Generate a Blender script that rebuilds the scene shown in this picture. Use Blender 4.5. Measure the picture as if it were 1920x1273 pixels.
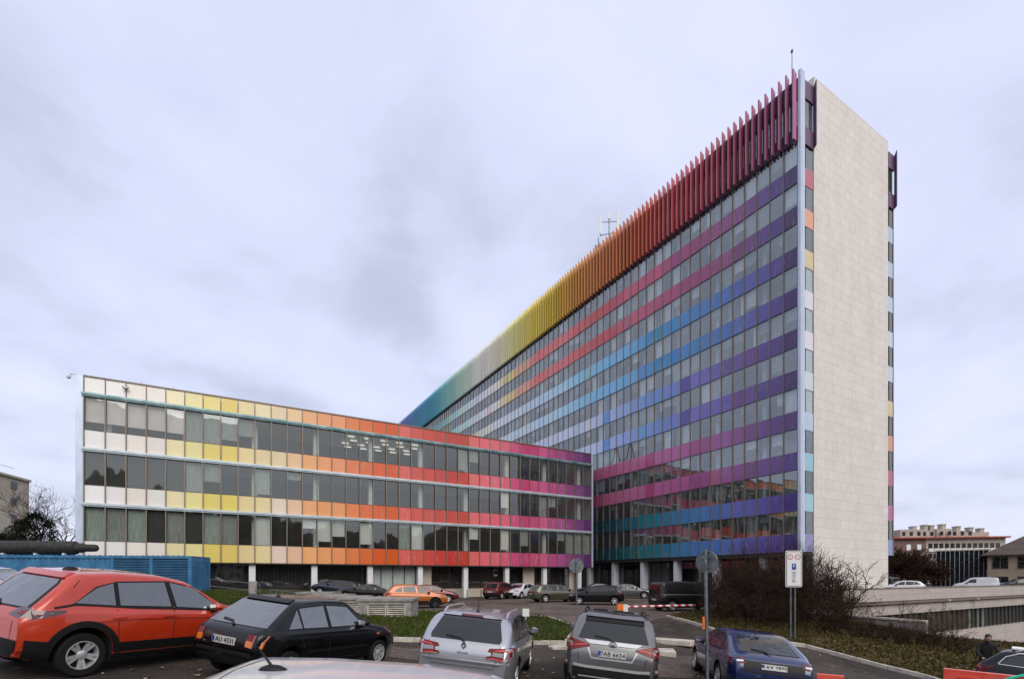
import bpy, bmesh, math, random
from mathutils import Vector, Matrix
from mathutils.bvhtree import BVHTree
R = math.radians
random.seed(7)
for o in list(bpy.data.objects): bpy.data.objects.remove(o)
S = bpy.context.scene
COL = S.collection

# ------------------------------------------------------------------ camera, sky, sun, exposure
FPX, CX, HY = 931.55, 955.91, 1081.0          # focal length, principal column and horizon row in 1920x1273 pixels
cam = bpy.data.cameras.new('camera'); co = bpy.data.objects.new('camera', cam); COL.objects.link(co)
cam.sensor_width = 36; cam.lens = 36*FPX/1920
co.location = (0, 0, 0); co.rotation_euler = (R(90), 0, 0)
cam.shift_x = (960-CX)/1920; cam.shift_y = (HY-636.5)/1920
cam.clip_start = .05; cam.clip_end = 6000
S.camera = co

SUN_EL, SUN_AZ = 38, 155                       # azimuth measured from +Y clockwise
w = bpy.data.worlds.new('World'); S.world = w; w.use_nodes = True
nt = w.node_tree; nt.nodes.clear()
def N(nt, t, **k):
    n = nt.nodes.new(t)
    for a, b in k.items(): setattr(n, a, b)
    return n
out = N(nt, 'ShaderNodeOutputWorld'); bg = N(nt, 'ShaderNodeBackground'); bg.inputs[1].default_value = .1
sky = N(nt, 'ShaderNodeTexSky', sky_type='NISHITA', sun_disc=False); sky.sun_elevation = R(SUN_EL); sky.sun_rotation = R(SUN_AZ)
tc = N(nt, 'ShaderNodeTexCoord'); sep = N(nt, 'ShaderNodeSeparateXYZ'); nt.links.new(tc.outputs['Generated'], sep.inputs[0])
def mth(nt, op, a, b=None, c=None, clamp=False):
    n = N(nt, 'ShaderNodeMath', operation=op); n.use_clamp = clamp
    for i, v in enumerate((a, b, c)):
        if v is None: continue
        if isinstance(v, (int, float)): n.inputs[i].default_value = v
        else: nt.links.new(v, n.inputs[i])
    return n.outputs[0]
zc = mth(nt, 'MAXIMUM', sep.outputs[2], 0.0)
den = mth(nt, 'ADD', zc, .22)
cmb = N(nt, 'ShaderNodeCombineXYZ')
nt.links.new(mth(nt, 'DIVIDE', sep.outputs[0], den), cmb.inputs[0]); nt.links.new(mth(nt, 'DIVIDE', sep.outputs[1], den), cmb.inputs[1])
def noise(nt, vec, scale, detail=5, rough=.5, dist=0, dim='3D', w_=None):
    n = N(nt, 'ShaderNodeTexNoise', noise_dimensions=dim)
    n.inputs['Scale'].default_value = scale; n.inputs['Detail'].default_value = detail; n.inputs['Roughness'].default_value = rough; n.inputs['Distortion'].default_value = dist
    if w_ is not None: n.inputs['W'].default_value = w_
    if vec is not None: nt.links.new(vec, n.inputs['Vector'])
    return n.outputs['Fac']
def ramp(nt, fac, stops, interp='LINEAR'):
    n = N(nt, 'ShaderNodeValToRGB'); cr = n.color_ramp; cr.interpolation = interp
    while len(cr.elements) < len(stops): cr.elements.new(.5)
    for e_, (p, c) in zip(cr.elements, stops): e_.position = p; e_.color = (*c, 1)
    nt.links.new(fac, n.inputs[0]); return n.outputs[0]
def mixc(nt, fac, a, b, mode='MIX'):
    n = N(nt, 'ShaderNodeMix', data_type='RGBA', blend_type=mode)
    for i, v in ((0, fac), (6, a), (7, b)):
        if isinstance(v, (int, float)): n.inputs[i].default_value = v
        elif isinstance(v, tuple): n.inputs[i].default_value = (*v, 1)
        else: nt.links.new(v, n.inputs[i])
    return n.outputs[2]
c1 = noise(nt, cmb.outputs[0], .85, 6, .5, .35, '4D', 3.1)
c2 = noise(nt, cmb.outputs[0], 2.6, 5, .5, .2, '4D', 9.0)
def blob(d, size, amt):
    v = N(nt, 'ShaderNodeVectorMath', operation='DOT_PRODUCT'); nt.links.new(tc.outputs['Generated'], v.inputs[0]); v.inputs[1].default_value = Vector(d).normalized()
    f = mth(nt, 'SUBTRACT', v.outputs['Value'], 1-size, clamp=True); return mth(nt, 'MULTIPLY', f, amt/size)
cf = mth(nt, 'ADD', mth(nt, 'MULTIPLY', c1, .55), mth(nt, 'MULTIPLY', c2, .45))
cf = mth(nt, 'SUBTRACT', cf, blob((-.54, 1, .70), .085, .095)); cf = mth(nt, 'SUBTRACT', cf, blob((-.26, 1, .80), .035, .045)); cf = mth(nt, 'ADD', cf, blob((-.75, 1, 1.1), .05, .05))
cloud = ramp(nt, cf, [(.30, (4.1, 4.4, 5.6)), (.44, (5.3, 5.7, 7.3)), (.52, (6.5, 6.9, 8.9)), (.62, (7.3, 7.65, 9.4))])
hz = ramp(nt, zc, [(0, (1, 1, 1)), (.22, (0, 0, 0))])
cloud = mixc(nt, mth(nt, 'MULTIPLY', hz, .55), cloud, (7.2, 7.35, 8.3))
# the cloud behind the camera, round the hidden sun, is brighter than the part in the picture
vd = N(nt, 'ShaderNodeVectorMath', operation='DOT_PRODUCT'); nt.links.new(tc.outputs['Generated'], vd.inputs[0])
sd = Vector((math.sin(R(SUN_AZ))*math.cos(R(SUN_EL)), math.cos(R(SUN_AZ))*math.cos(R(SUN_EL)), math.sin(R(SUN_EL))))
vd.inputs[1].default_value = sd
glow = mth(nt, 'POWER', mth(nt, 'MAXIMUM', vd.outputs['Value'], 0.0), 3.0)
cloud = mixc(nt, mth(nt, 'MULTIPLY', glow, .8), cloud, (12.5, 12.0, 11.5))
nt.links.new(mixc(nt, .9, sky.outputs[0], cloud), bg.inputs[0]); nt.links.new(bg.outputs[0], out.inputs[0])
sl = bpy.data.lights.new('sun', 'SUN'); sl.energy = 1.5; sl.angle = R(45); sl.color = (1, .95, .88)
so = bpy.data.objects.new('sun', sl); COL.objects.link(so); so.rotation_euler = (-sd).to_track_quat('-Z', 'Y').to_euler()
vs = S.view_settings; vs.view_transform = 'Standard'; vs.look = 'None'; vs.exposure = .24; vs.gamma = 1; vs.use_curve_mapping = False

# ------------------------------------------------------------------ materials
def lin(c): return tuple((v/255/12.92 if v/255 <= .04045 else ((v/255+.055)/1.055)**2.4) for v in c)
MATS = {}
def mat(name, col=(.5, .5, .5), rough=.5, metal=0, coat=0, spec=.5, ior=None, emit=None):
    m = bpy.data.materials.new(name); m.use_nodes = True; b = m.node_tree.nodes['Principled BSDF']
    b.inputs['Base Color'].default_value = (*col, 1); b.inputs['Roughness'].default_value = rough; b.inputs['Metallic'].default_value = metal
    b.inputs['Coat Weight'].default_value = coat; MATS[name] = m; b.inputs['Coat Roughness'].default_value = .04; b.inputs['Specular IOR Level'].default_value = spec
    if emit: b.inputs['Emission Color'].default_value = (*col, 1); b.inputs['Emission Strength'].default_value = emit
    MATS[name] = m; return m
def nmat(name, c0, c1, scale=5, detail=6, rough=.7, bump=0, bscale=None, stretch=(1, 1, 1), lo=.35, hi=.65, coat=0, metal=0, spec=.5, coord='Object'):
    """noise-coloured material"""
    m = mat(name, c0, rough, metal, coat, spec); t = m.node_tree; b = t.nodes['Principled BSDF']
    tc = N(t, 'ShaderNodeTexCoord'); mp = N(t, 'ShaderNodeMapping'); mp.inputs['Scale'].default_value = stretch; t.links.new(tc.outputs[coord], mp.inputs[0])
    f = noise(t, mp.outputs[0], scale, detail, .6)
    t.links.new(ramp(t, f, [(lo, c0), (hi, c1)]), b.inputs['Base Color'])
    if bump:
        bp = N(t, 'ShaderNodeBump'); bp.inputs['Strength'].default_value = bump; bp.inputs['Distance'].default_value = .02
        t.links.new(noise(t, mp.outputs[0], bscale or scale*4, 4, .6), bp.inputs['Height']); t.links.new(bp.outputs[0], b.inputs['Normal'])
    return m
def panel_mat(name, rough=.22, streak=.55):
    m = mat(name, (.5, .5, .5), rough, 0, .25, .5); t = m.node_tree; b = t.nodes['Principled BSDF']
    at = N(t, 'ShaderNodeAttribute', attribute_name='Col')
    tc = N(t, 'ShaderNodeTexCoord'); mp = N(t, 'ShaderNodeMapping'); mp.inputs['Scale'].default_value = (2.2, 2.2, .25); t.links.new(tc.outputs['Object'], mp.inputs[0])
    f = noise(t, mp.outputs[0], 3, 6, .65); g = noise(t, tc.outputs['Object'], .35, 4, .6)
    dirt = mth(t, 'MULTIPLY', ramp(t, f, [(.52, (0, 0, 0)), (.72, (1, 1, 1))]), ramp(t, g, [(.42, (0, 0, 0)), (.62, (1, 1, 1))]))
    c = mixc(t, mth(t, 'MULTIPLY', dirt, streak), at.outputs['Color'], (.52, .47, .46))
    n2 = noise(t, tc.outputs['Object'], 8, 4, .6)
    c = mixc(t, .16, c, ramp(t, n2, [(.3, (.25, .22, .2)), (.7, (1, 1, 1))]), 'MULTIPLY')
    t.links.new(c, b.inputs['Base Color'])
    return m
panel_mat('panel'); panel_mat('fin_paint', .45, .25)
def glass_mat(name, tint=(.55, .6, .6), ior=1.7, wob=.02, dirt=.03):
    m = bpy.data.materials.new(name); m.use_nodes = True; t = m.node_tree; t.nodes.clear()
    o = N(t, 'ShaderNodeOutputMaterial'); gl = N(t, 'ShaderNodeBsdfGlossy'); gl.inputs['Roughness'].default_value = .02; gl.inputs['Color'].default_value = (.86, .93, .95, 1)
    tr = N(t, 'ShaderNodeBsdfTransparent'); tr.inputs[0].default_value = (*tint, 1); fr = N(t, 'ShaderNodeFresnel'); fr.inputs[0].default_value = ior
    mx = N(t, 'ShaderNodeMixShader'); geo = N(t, 'ShaderNodeNewGeometry'); t.links.new(mth(t, 'MULTIPLY', fr.outputs[0], mth(t, 'SUBTRACT', 1.0, geo.outputs['Backfacing'])), mx.inputs[0]); t.links.new(tr.outputs[0], mx.inputs[1]); t.links.new(gl.outputs[0], mx.inputs[2])
    tc = N(t, 'ShaderNodeTexCoord'); bp = N(t, 'ShaderNodeBump'); bp.inputs['Strength'].default_value = wob; bp.inputs['Distance'].default_value = .3
    t.links.new(noise(t, tc.outputs['Object'], .7, 1, .4), bp.inputs['Height']); t.links.new(bp.outputs[0], gl.inputs['Normal'])
    df = N(t, 'ShaderNodeBsdfDiffuse'); df.inputs[0].default_value = (.35, .35, .33, 1); m2 = N(t, 'ShaderNodeMixShader')
    dn = mth(t, 'MULTIPLY', noise(t, tc.outputs['Object'], 1.3, 5, .6), dirt*2); t.links.new(dn, m2.inputs[0]); t.links.new(mx.outputs[0], m2.inputs[1]); t.links.new(df.outputs[0], m2.inputs[2])
    t.links.new(m2.outputs[0], o.inputs[0]); MATS[name] = m; return m
glass_mat('glass', (.88, .90, .88), 2.05); glass_mat('glass_tower', (.86, .9, .9), 3.0, .03, .05)
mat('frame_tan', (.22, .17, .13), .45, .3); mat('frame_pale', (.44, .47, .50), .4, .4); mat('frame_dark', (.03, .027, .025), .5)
nmat('aluminium', (.46, .53, .66), (.56, .63, .76), 2, 4, .35, metal=.3, stretch=(1, 1, .3))
nmat('ledge_metal', (.42, .52, .56), (.6, .66, .7), 1.2, 5, .35, metal=.3)
nmat('ledge_teal', (.10, .22, .24), (.30, .42, .44), 1.2, 5, .35, metal=.3)
nmat('blind_white', (.72, .72, .72), (.85, .85, .86), 3, 3, .8, stretch=(6, 6, .4)); nmat('blind_grey', (.20, .22, .22), (.42, .43, .42), 3, 3, .8, stretch=(9, 9, .3))
nmat('blind_dark', (.012, .013, .013), (.03, .033, .032), 3, 3, .8, stretch=(9, 9, .3)); nmat('blind_pink', (.72, .62, .62), (.82, .72, .72), 1, 3, .8)
nmat('curtain', (.22, .28, .26), (.55, .58, .55), 6, 3, .9, stretch=(6, 6, .15))
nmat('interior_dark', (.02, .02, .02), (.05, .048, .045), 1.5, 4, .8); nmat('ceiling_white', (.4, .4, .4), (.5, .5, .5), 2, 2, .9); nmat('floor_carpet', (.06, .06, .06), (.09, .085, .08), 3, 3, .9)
nmat('column_white', (.6, .6, .62), (.72, .72, .73), 1.5, 5, .7)
nmat('fin_dark', (.018, .014, .032), (.04, .03, .06), 3, 4, .5)
mat('lamp_emit', (1, .95, .85), emit=.9)
nmat('concrete', (.18, .165, .15), (.34, .32, .295), 3, 8, .85, .25); nmat('kerb_stone', (.33, .29, .24), (.55, .5, .43), 2.5, 8, .8, .3)
nmat('roof_felt', (.1, .1, .1), (.16, .16, .15), 2, 5, .9)
nmat('steel_galv', (.10, .12, .13), (.22, .24, .25), 6, 5, .45, metal=.6)
nmat('steel_white', (.6, .6, .6), (.72, .72, .72), 4, 3, .4)
nmat('bark', (.035, .022, .016), (.085, .055, .04), 12, 5, .9, spec=.08); nmat('twig', (.018, .011, .008), (.062, .037, .026), 3, 3, .9, spec=.08); nmat('twig_pale', (.07, .046, .028), (.15, .10, .06), 3, 3, .9, spec=.08)
nmat('needles', (.004, .007, .005), (.016, .02, .012), 4, 3, .8, spec=.08); nmat('leaf_olive', (.030, .034, .006), (.075, .062, .014), 4, 3, .8, spec=.08)
mat('rubber', (.010, .0095, .009), .8, spec=.25); mat('plastic_black', (.008, .008, .008), .5, spec=.3); mat('underbody', (.006, .006, .006), .9)
mat('car_glass', (.010, .013, .014), .04, 0, 0, .6); mat('car_glass_pale', (.03, .036, .038), .04, 0, .8, .8); MATS['car_glass_pale'].node_tree.nodes['Principled BSDF'].inputs['IOR'].default_value = 2.0; MATS['car_glass'].node_tree.nodes['Principled BSDF'].inputs['IOR'].default_value = 1.55
mat('chrome', (.6, .6, .62), .12, 1); mat('rim_silver', (.55, .55, .56), .3, .5); mat('rim_dark', (.05, .05, .055), .3, .8)
mat('lamp_red', (.15, .005, .005), .25, 0, .2, .3); mat('lamp_bar', (.55, .06, .05), .3); mat('lamp_clear', (.22, .22, .23), .1, .3, 1); mat('lamp_amber', (.6, .14, .01), .2, 0, 1); mat('lamp_dark', (.05, .02, .025), .1, .2, 1)
mat('plate_white', (.42, .42, .40), .4); mat('plate_blue', (.02, .06, .3), .4); mat('ink', (.01, .01, .01), .5)
mat('sign_white', (.7, .7, .7), .4); mat('sign_red', (.5, .03, .025), .4); mat('sign_blue', (.01, .06, .28), .4); mat('sign_orange', (.7, .16, .01), .5)
mat('tape_teal', (.02, .5, .32), .4); nmat('barrier_plastic', (.62, .05, .03), (.75, .09, .05), 3, 4, .4, coat=.2)
mat('cloth_black', (.012, .012, .013), .85); mat('skin', (.42, .24, .18), .6); mat('hair', (.02, .014, .01), .7); mat('jeans', (.03, .04, .08), .85)
for gn in ('car_glass', 'car_glass_pale'):
    t_ = MATS[gn].node_tree; tc_ = N(t_, 'ShaderNodeTexCoord'); bp_ = N(t_, 'ShaderNodeBump'); bp_.inputs['Strength'].default_value = .5; bp_.inputs['Distance'].default_value = .05
    t_.links.new(noise(t_, tc_.outputs['Object'], 2.2, 2, .5, .6), bp_.inputs['Height']); t_.links.new(bp_.outputs[0], t_.nodes['Principled BSDF'].inputs['Normal'])
def paint(name, col, metal=.35, rough=.3):
    m = nmat(name, tuple(c*.93 for c in col), tuple(min(1, c*1.05) for c in col), 1.5, 5, rough, coat=.45 if max(col) < .03 else 1, metal=metal, spec=.25 if max(col) < .03 else .5)
    m.node_tree.nodes['Principled BSDF'].inputs['Coat Roughness'].default_value = .06
    return m
paint('paint_red', (.48, .034, .007), .15, .3); paint('paint_black', (.006, .006, .007), .3, .25); paint('paint_silver', (.42, .43, .46), .75, .32)
paint('paint_grey', (.17, .165, .165), .75, .32); paint('paint_blue', (.004, .016, .085), .15, .25); paint('paint_white', (.62, .62, .65), 0, .35)
paint('paint_orange', (.40, .10, .012), .3, .3); paint('paint_maroon', (.13, .012, .012), .4, .3); paint('paint_olive', (.085, .085, .06), .6, .32)
paint('paint_midnight', (.008, .014, .03), .3, .3); paint('paint_navy', (.02, .045, .16), .4, .3); paint('paint_dark', (.009, .009, .010), .3, .25); paint('paint_midgrey', (.12, .12, .125), .6, .3)

def brick_mat(name, c1, c2, mortar, bw, bh, ms=.02, off=.0, plane='XZ', rough=.8, bump=.2, var=.5):
    m = mat(name, c1, rough); t = m.node_tree; b = t.nodes['Principled BSDF']; tc = N(t, 'ShaderNodeTexCoord')
    sp = N(t, 'ShaderNodeSeparateXYZ'); cb = N(t, 'ShaderNodeCombineXYZ'); t.links.new(tc.outputs['Object'], sp.inputs[0])
    t.links.new(sp.outputs[0 if plane[0] == 'X' else 1], cb.inputs[0]); t.links.new(sp.outputs[2], cb.inputs[1])
    br = N(t, 'ShaderNodeTexBrick'); br.offset = off; br.squash = 1; t.links.new(cb.outputs[0], br.inputs['Vector'])
    for k, v in (('Color1', (*c1, 1)), ('Color2', (*c2, 1)), ('Mortar', (*mortar, 1)), ('Scale', 1), ('Mortar Size', ms), ('Bias', 0), ('Brick Width', bw), ('Row Height', bh)): br.inputs[k].default_value = v
    nz = noise(t, tc.outputs['Object'], .5, 6, .65)
    c = mixc(t, var, br.outputs[0], ramp(t, nz, [(.3, (.72, .70, .68)), (.65, (1, 1, 1))]), 'MULTIPLY')
    mps = N(t, 'ShaderNodeMapping'); mps.inputs['Scale'].default_value = (1, 1, .09); t.links.new(tc.outputs['Object'], mps.inputs[0]); c = mixc(t, .6, c, ramp(t, noise(t, mps.outputs[0], 1.1, 6, .65), [(.34, (.93, .92, .91)), (.52, (1, 1, 1))]), 'MULTIPLY')
    n3 = noise(t, tc.outputs['Object'], 14, 5, .7); c = mixc(t, .35, c, ramp(t, n3, [(.3, (.72, .7, .68)), (.7, (1, 1, 1))]), 'MULTIPLY')
    t.links.new(c, b.inputs['Base Color'])
    bp = N(t, 'ShaderNodeBump'); bp.inputs['Strength'].default_value = bump; bp.inputs['Distance'].default_value = .01; t.links.new(br.outputs['Fac'], bp.inputs['Height']); bp.invert = True; t.links.new(bp.outputs[0], b.inputs['Normal'])
    return m
brick_mat('stone_clad', (.76, .72, .68), (.73, .685, .645), (.47, .42, .38), 1.22, .82, .012, .5, 'YZ', .8, .1, .35)
brick_mat('stone_podium', (.50, .44, .41), (.46, .41, .38), (.30, .26, .23), 1.2, .8, .012, 0, 'XZ')
brick_mat('brick_far', (.20, .095, .07), (.16, .08, .06), (.25, .2, .17), .5, .12, .02, .5, 'XZ')
nmat('render_cream', (.42, .36, .29), (.52, .46, .38), .4, 6, .9); nmat('render_tan', (.28, .22, .165), (.36, .29, .215), .4, 6, .9); nmat('render_grey', (.36, .31, .26), (.46, .41, .35), .5, 5, .9)
nmat('roof_brown', (.06, .045, .038), (.10, .075, .062), 2, 5, .9); mat('roof_red', (.33, .06, .04), .7)
nmat('container_blue', (.025, .12, .26), (.055, .20, .36), 1.4, 7, .5)
nmat('black_lagging', (.012, .011, .01), (.03, .028, .026), 4, 5, .7, .4)

def ground_mat(name, stops, scale, bump=.3, patch=None):
    m = mat(name, stops[0][1], .9, spec=.15 if 'asphalt' not in name else .3); t = m.node_tree; b = t.nodes['Principled BSDF']; tc = N(t, 'ShaderNodeTexCoord')
    f = noise(t, tc.outputs['Object'], scale, 8, .65); g = noise(t, tc.outputs['Object'], .22, 5, .6); s_ = noise(t, tc.outputs['Object'], scale*14, 3, .6)
    c = ramp(t, f, stops); c = mixc(t, .75, c, ramp(t, g, [(.38, (.50, .48, .47)), (.47, (.85, .83, .81)), (.56, (1.2, 1.17, 1.13))]), 'MULTIPLY')
    c = mixc(t, .85, c, ramp(t, s_, [(.35, (.55, .55, .55)), (.62, (1.4, 1.37, 1.34))]), 'MULTIPLY')
    if patch:
        v = N(t, 'ShaderNodeTexVoronoi', feature='DISTANCE_TO_EDGE'); v.inputs['Scale'].default_value = .22; wv = N(t, 'ShaderNodeVectorMath', operation='ADD')
        nv = N(t, 'ShaderNodeTexNoise'); nv.inputs['Scale'].default_value = 1.1; nv.inputs['Detail'].default_value = 6; t.links.new(tc.outputs['Object'], nv.inputs['Vector']); t.links.new(tc.outputs['Object'], wv.inputs[0]); t.links.new(nv.outputs['Color'], wv.inputs[1]); t.links.new(wv.outputs[0], v.inputs['Vector'])
        c = mixc(t, ramp(t, v.outputs['Distance'], [(0, (.9, .9, .9)), (.012, (0, 0, 0))]), c, (.012, .012, .012))
    t.links.new(c, b.inputs['Base Color'])
    bp = N(t, 'ShaderNodeBump'); bp.inputs['Strength'].default_value = bump; bp.inputs['Distance'].default_value = .02; t.links.new(s_, bp.inputs['Height']); t.links.new(bp.outputs[0], b.inputs['Normal'])
    return m
ground_mat('asphalt', [(.3, (.034, .027, .022)), (.7, (.068, .055, .046))], 1.2, .3, True)
ground_mat('asphalt_lot', [(.3, (.080, .064, .053)), (.7, (.135, .110, .094))], 1.0, .3, True)
ground_mat('asphalt_path', [(.3, (.045, .043, .042)), (.7, (.07, .068, .066))], 1.2, .3)
ground_mat('grass_soil', [(.25, (.022, .026, .006)), (.45, (.03, .042, .009)), (.6, (.046, .045, .014)), (.75, (.065, .05, .024))], .9, .6)
ground_mat('bank_soil', [(.25, (.022, .020, .006)), (.5, (.048, .038, .011)), (.7, (.085, .052, .022))], .9, .6)
ground_mat('hill_wood', [(.3, (.012, .011, .008)), (.7, (.045, .035, .022))], .08, .6)
nmat('blade_green', (.026, .050, .006), (.06, .085, .014), 1.5, 4, .8, spec=.08); nmat('lawn_green', (.012, .05, .01), (.02, .075, .015), 3, 5, .9, spec=.08)

# ------------------------------------------------------------------ mesh helpers
class MB:
    def __init__(s): s.v = []; s.f = []; s.m = []; s.c = []; s.mi = 0; s.col = None
    def face(s, idx): s.f.append(idx); s.m.append(s.mi); s.c.append(s.col)
    def box(s, x0, x1, y0, y1, z0, z1):
        b = len(s.v); s.v += [(x, y, z) for z in (z0, z1) for y in (y0, y1) for x in (x0, x1)]
        for q in ((0, 2, 3, 1), (4, 5, 7, 6), (0, 1, 5, 4), (2, 6, 7, 3), (0, 4, 6, 2), (1, 3, 7, 5)): s.face(tuple(b+i for i in q))
        return s
    def prism(s, poly, z0, z1):
        """poly: list of (x,y) counter-clockwise"""
        b = len(s.v); n = len(poly); s.v += [(x, y, z0) for x, y in poly]+[(x, y, z1) for x, y in poly]
        s.face(tuple(b+n-1-i for i in range(n))); s.face(tuple(b+n+i for i in range(n)))
        for i in range(n): j = (i+1) % n; s.face((b+i, b+j, b+n+j, b+n+i))
        return s
    def tube(s, p0, p1, r0, r1=None, n=8, cap=True):
        r1 = r0 if r1 is None else r1; p0 = Vector(p0); p1 = Vector(p1); d = (p1-p0)
        if d.length < 1e-6: return s
        d.normalize(); a = d.orthogonal().normalized(); c = d.cross(a); b = len(s.v)
        for p, r in ((p0, r0), (p1, r1)):
            for i in range(n):
                t = 2*math.pi*i/n; s.v.append(tuple(p+(a*math.cos(t)+c*math.sin(t))*r))
        for i in range(n): j = (i+1) % n; s.face((b+i, b+j, b+n+j, b+n+i))
        if cap: s.face(tuple(b+n-1-i for i in range(n))); s.face(tuple(b+n+i for i in range(n)))
        return s
    def path(s, pts, r, n=6):
        for a, b in zip(pts, pts[1:]): s.tube(a, b, r, r, n)
        return s
    def lathe(s, prof, n=24, M=None, close=False):
        """prof: (r, z) pairs turned about z"""
        b = len(s.v); k = len(prof)
        for i in range(n):
            t = 2*math.pi*i/n
            for r, z in prof:
                p = Vector((r*math.cos(t), r*math.sin(t), z)); s.v.append(tuple(M @ p if M else p))
        for i in range(n):
            j = (i+1) % n
            for q in range(k-1 if not close else k):
                q2 = (q+1) % k; s.face((b+i*k+q, b+j*k+q, b+j*k+q2, b+i*k+q2))
        return s
    def tilt(s, ax, ay, r=random.Random(99)):
        """each pane sits a little out of true"""
        n = len(s.v); cx_ = sum(v[0] for v in s.v)/n; cz_ = sum(v[2] for v in s.v)/n; a = r.uniform(-ax, ax); b = r.uniform(-ay, ay); s.v = [(x, y+a*(x-cx_)+b*(z-cz_), z) for x, y, z in s.v]; return s
    def mesh(s, name, mats, smooth=None):
        me = bpy.data.meshes.new(name); me.from_pydata(s.v, [], s.f); 
        for m in (mats if isinstance(mats, (list, tuple)) else [mats]): me.materials.append(MATS[m])
        if any(s.m): me.polygons.foreach_set('material_index', s.m)
        if any(c is not None for c in s.c):
            at = me.color_attributes.new('Col', 'FLOAT_COLOR', 'CORNER'); data = []
            for p, c in zip(me.polygons, s.c): data += list((*(c or (.5, .5, .5)), 1))*p.loop_total
            at.data.foreach_set('color', data)
        if smooth is not None:
            me.polygons.foreach_set('use_smooth', [True]*len(me.polygons)); me.set_sharp_from_angle(angle=R(smooth))
        me.update(); return me
    def build(s, name, mats, parent=None, smooth=None, **k): return link(name, s.mesh(name, mats, smooth), parent, **k)
def link(name, me, parent=None, label=None, cat=None, group=None, kind=None, loc=None, rz=None):
    o = bpy.data.objects.new(name, me); COL.objects.link(o)
    if parent: o.parent = parent
    if loc is not None: o.location = loc
    if rz is not None: o.rotation_euler = (0, 0, rz)
    if label: o['label'] = label
    if cat: o['category'] = cat
    if group: o['group'] = group
    if kind: o['kind'] = kind
    return o
def thing(name, label, cat, loc=(0, 0, 0), rz=0, group=None):
    o = link(name, None, None, label, cat, group); o.location = loc; o.rotation_euler = (0, 0, rz); return o
def copy_tree(o, parent=None):
    c = o.copy(); COL.objects.link(c)
    if parent: c.parent = parent
    for ch in list(o.children): copy_tree(ch, c)
    return c
def text_mesh(txt, size, mat_name, M, parent, name='lettering', extr=.002, align='CENTER'):
    cu = bpy.data.curves.new('t', 'FONT'); cu.body = txt; cu.size = size; cu.extrude = extr; cu.align_x = align; cu.align_y = 'CENTER'
    o = bpy.data.objects.new('t', cu); COL.objects.link(o); dg = bpy.context.evaluated_depsgraph_get(); me = bpy.data.meshes.new_from_object(o.evaluated_get(dg))
    bpy.data.objects.remove(o); me.name = name; me.transform(M); me.materials.clear(); me.materials.append(MATS[mat_name])
    return link(name, me, parent)

# ------------------------------------------------------------------ layout: directions, terrain, pixel ray to ground
TH = -.517
D = Vector((math.sin(TH), math.cos(TH), 0)); E_ = Vector((math.cos(TH), -math.sin(TH), 0))
T0 = Vector((23.1645, 39.9605, 0)); W0 = Vector((-30.1762, 35.1951, 0))
TB, WB = 1.19, 1.1987
def sst(a, b, x): t = max(0, min(1, (x-a)/(b-a))); return t*t*(3-2*t)
def drop_amount(X, Y):
    """sunken yard in front of the podium, right of the tower corner"""
    # boundary: (12.5,35.5) -> (20.7,24.4) -> (60,14)
    f1 = ((X-12.5)*11.1+(Y-35.5)*8.2)/13.8
    f2 = ((X-20.7)*10.4+(Y-24.4)*39.3)/40.65
    a = min(f1, f2) if X > 20.7 else f1
    pod = (Vector((X, Y, 0))-T0).dot(D)      # behind the podium wall when > -1.6
    return sst(0, .8, a)*(1-sst(-.9, .3, pod))*(1 if X > 12 else 0)
def terrain(X, Y):
    xp = max(-9.5, min(24, X)); zp = -2.21-.101*xp if xp < 9 else -3.119-.075*(xp-9)
    if X < -9.5: zp += min(1.5, (-9.5-X)*.02)
    zl = -2.1
    if X < -11: zl += 1.05*sst(-11, -20, X)
    if X < -31: zl += min(9, (-31-X)*.13)
    if X > 14 and Y < 40: zl -= .5*sst(14, 21, X)
    t = sst(15, 28, Y)
    z = zp*(1-t)+zl*t
    if Y > 20: z -= drop_amount(X, Y)*6.6
    return z
def ground(px, py):
    dx = (px-CX)/FPX; dz = -(py-HY)/FPX; Y = 2.0
    while Y < 300:
        if terrain(dx*Y, Y) >= dz*Y: break
        Y += .05
    return Vector((dx*Y, Y, terrain(dx*Y, Y)))
def at(px, py, Y): return Vector(((px-CX)/FPX*Y, Y, -(py-HY)/FPX*Y))
def gz(X, Y, dz=0): return Vector((X, Y, terrain(X, Y)+dz))

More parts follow.
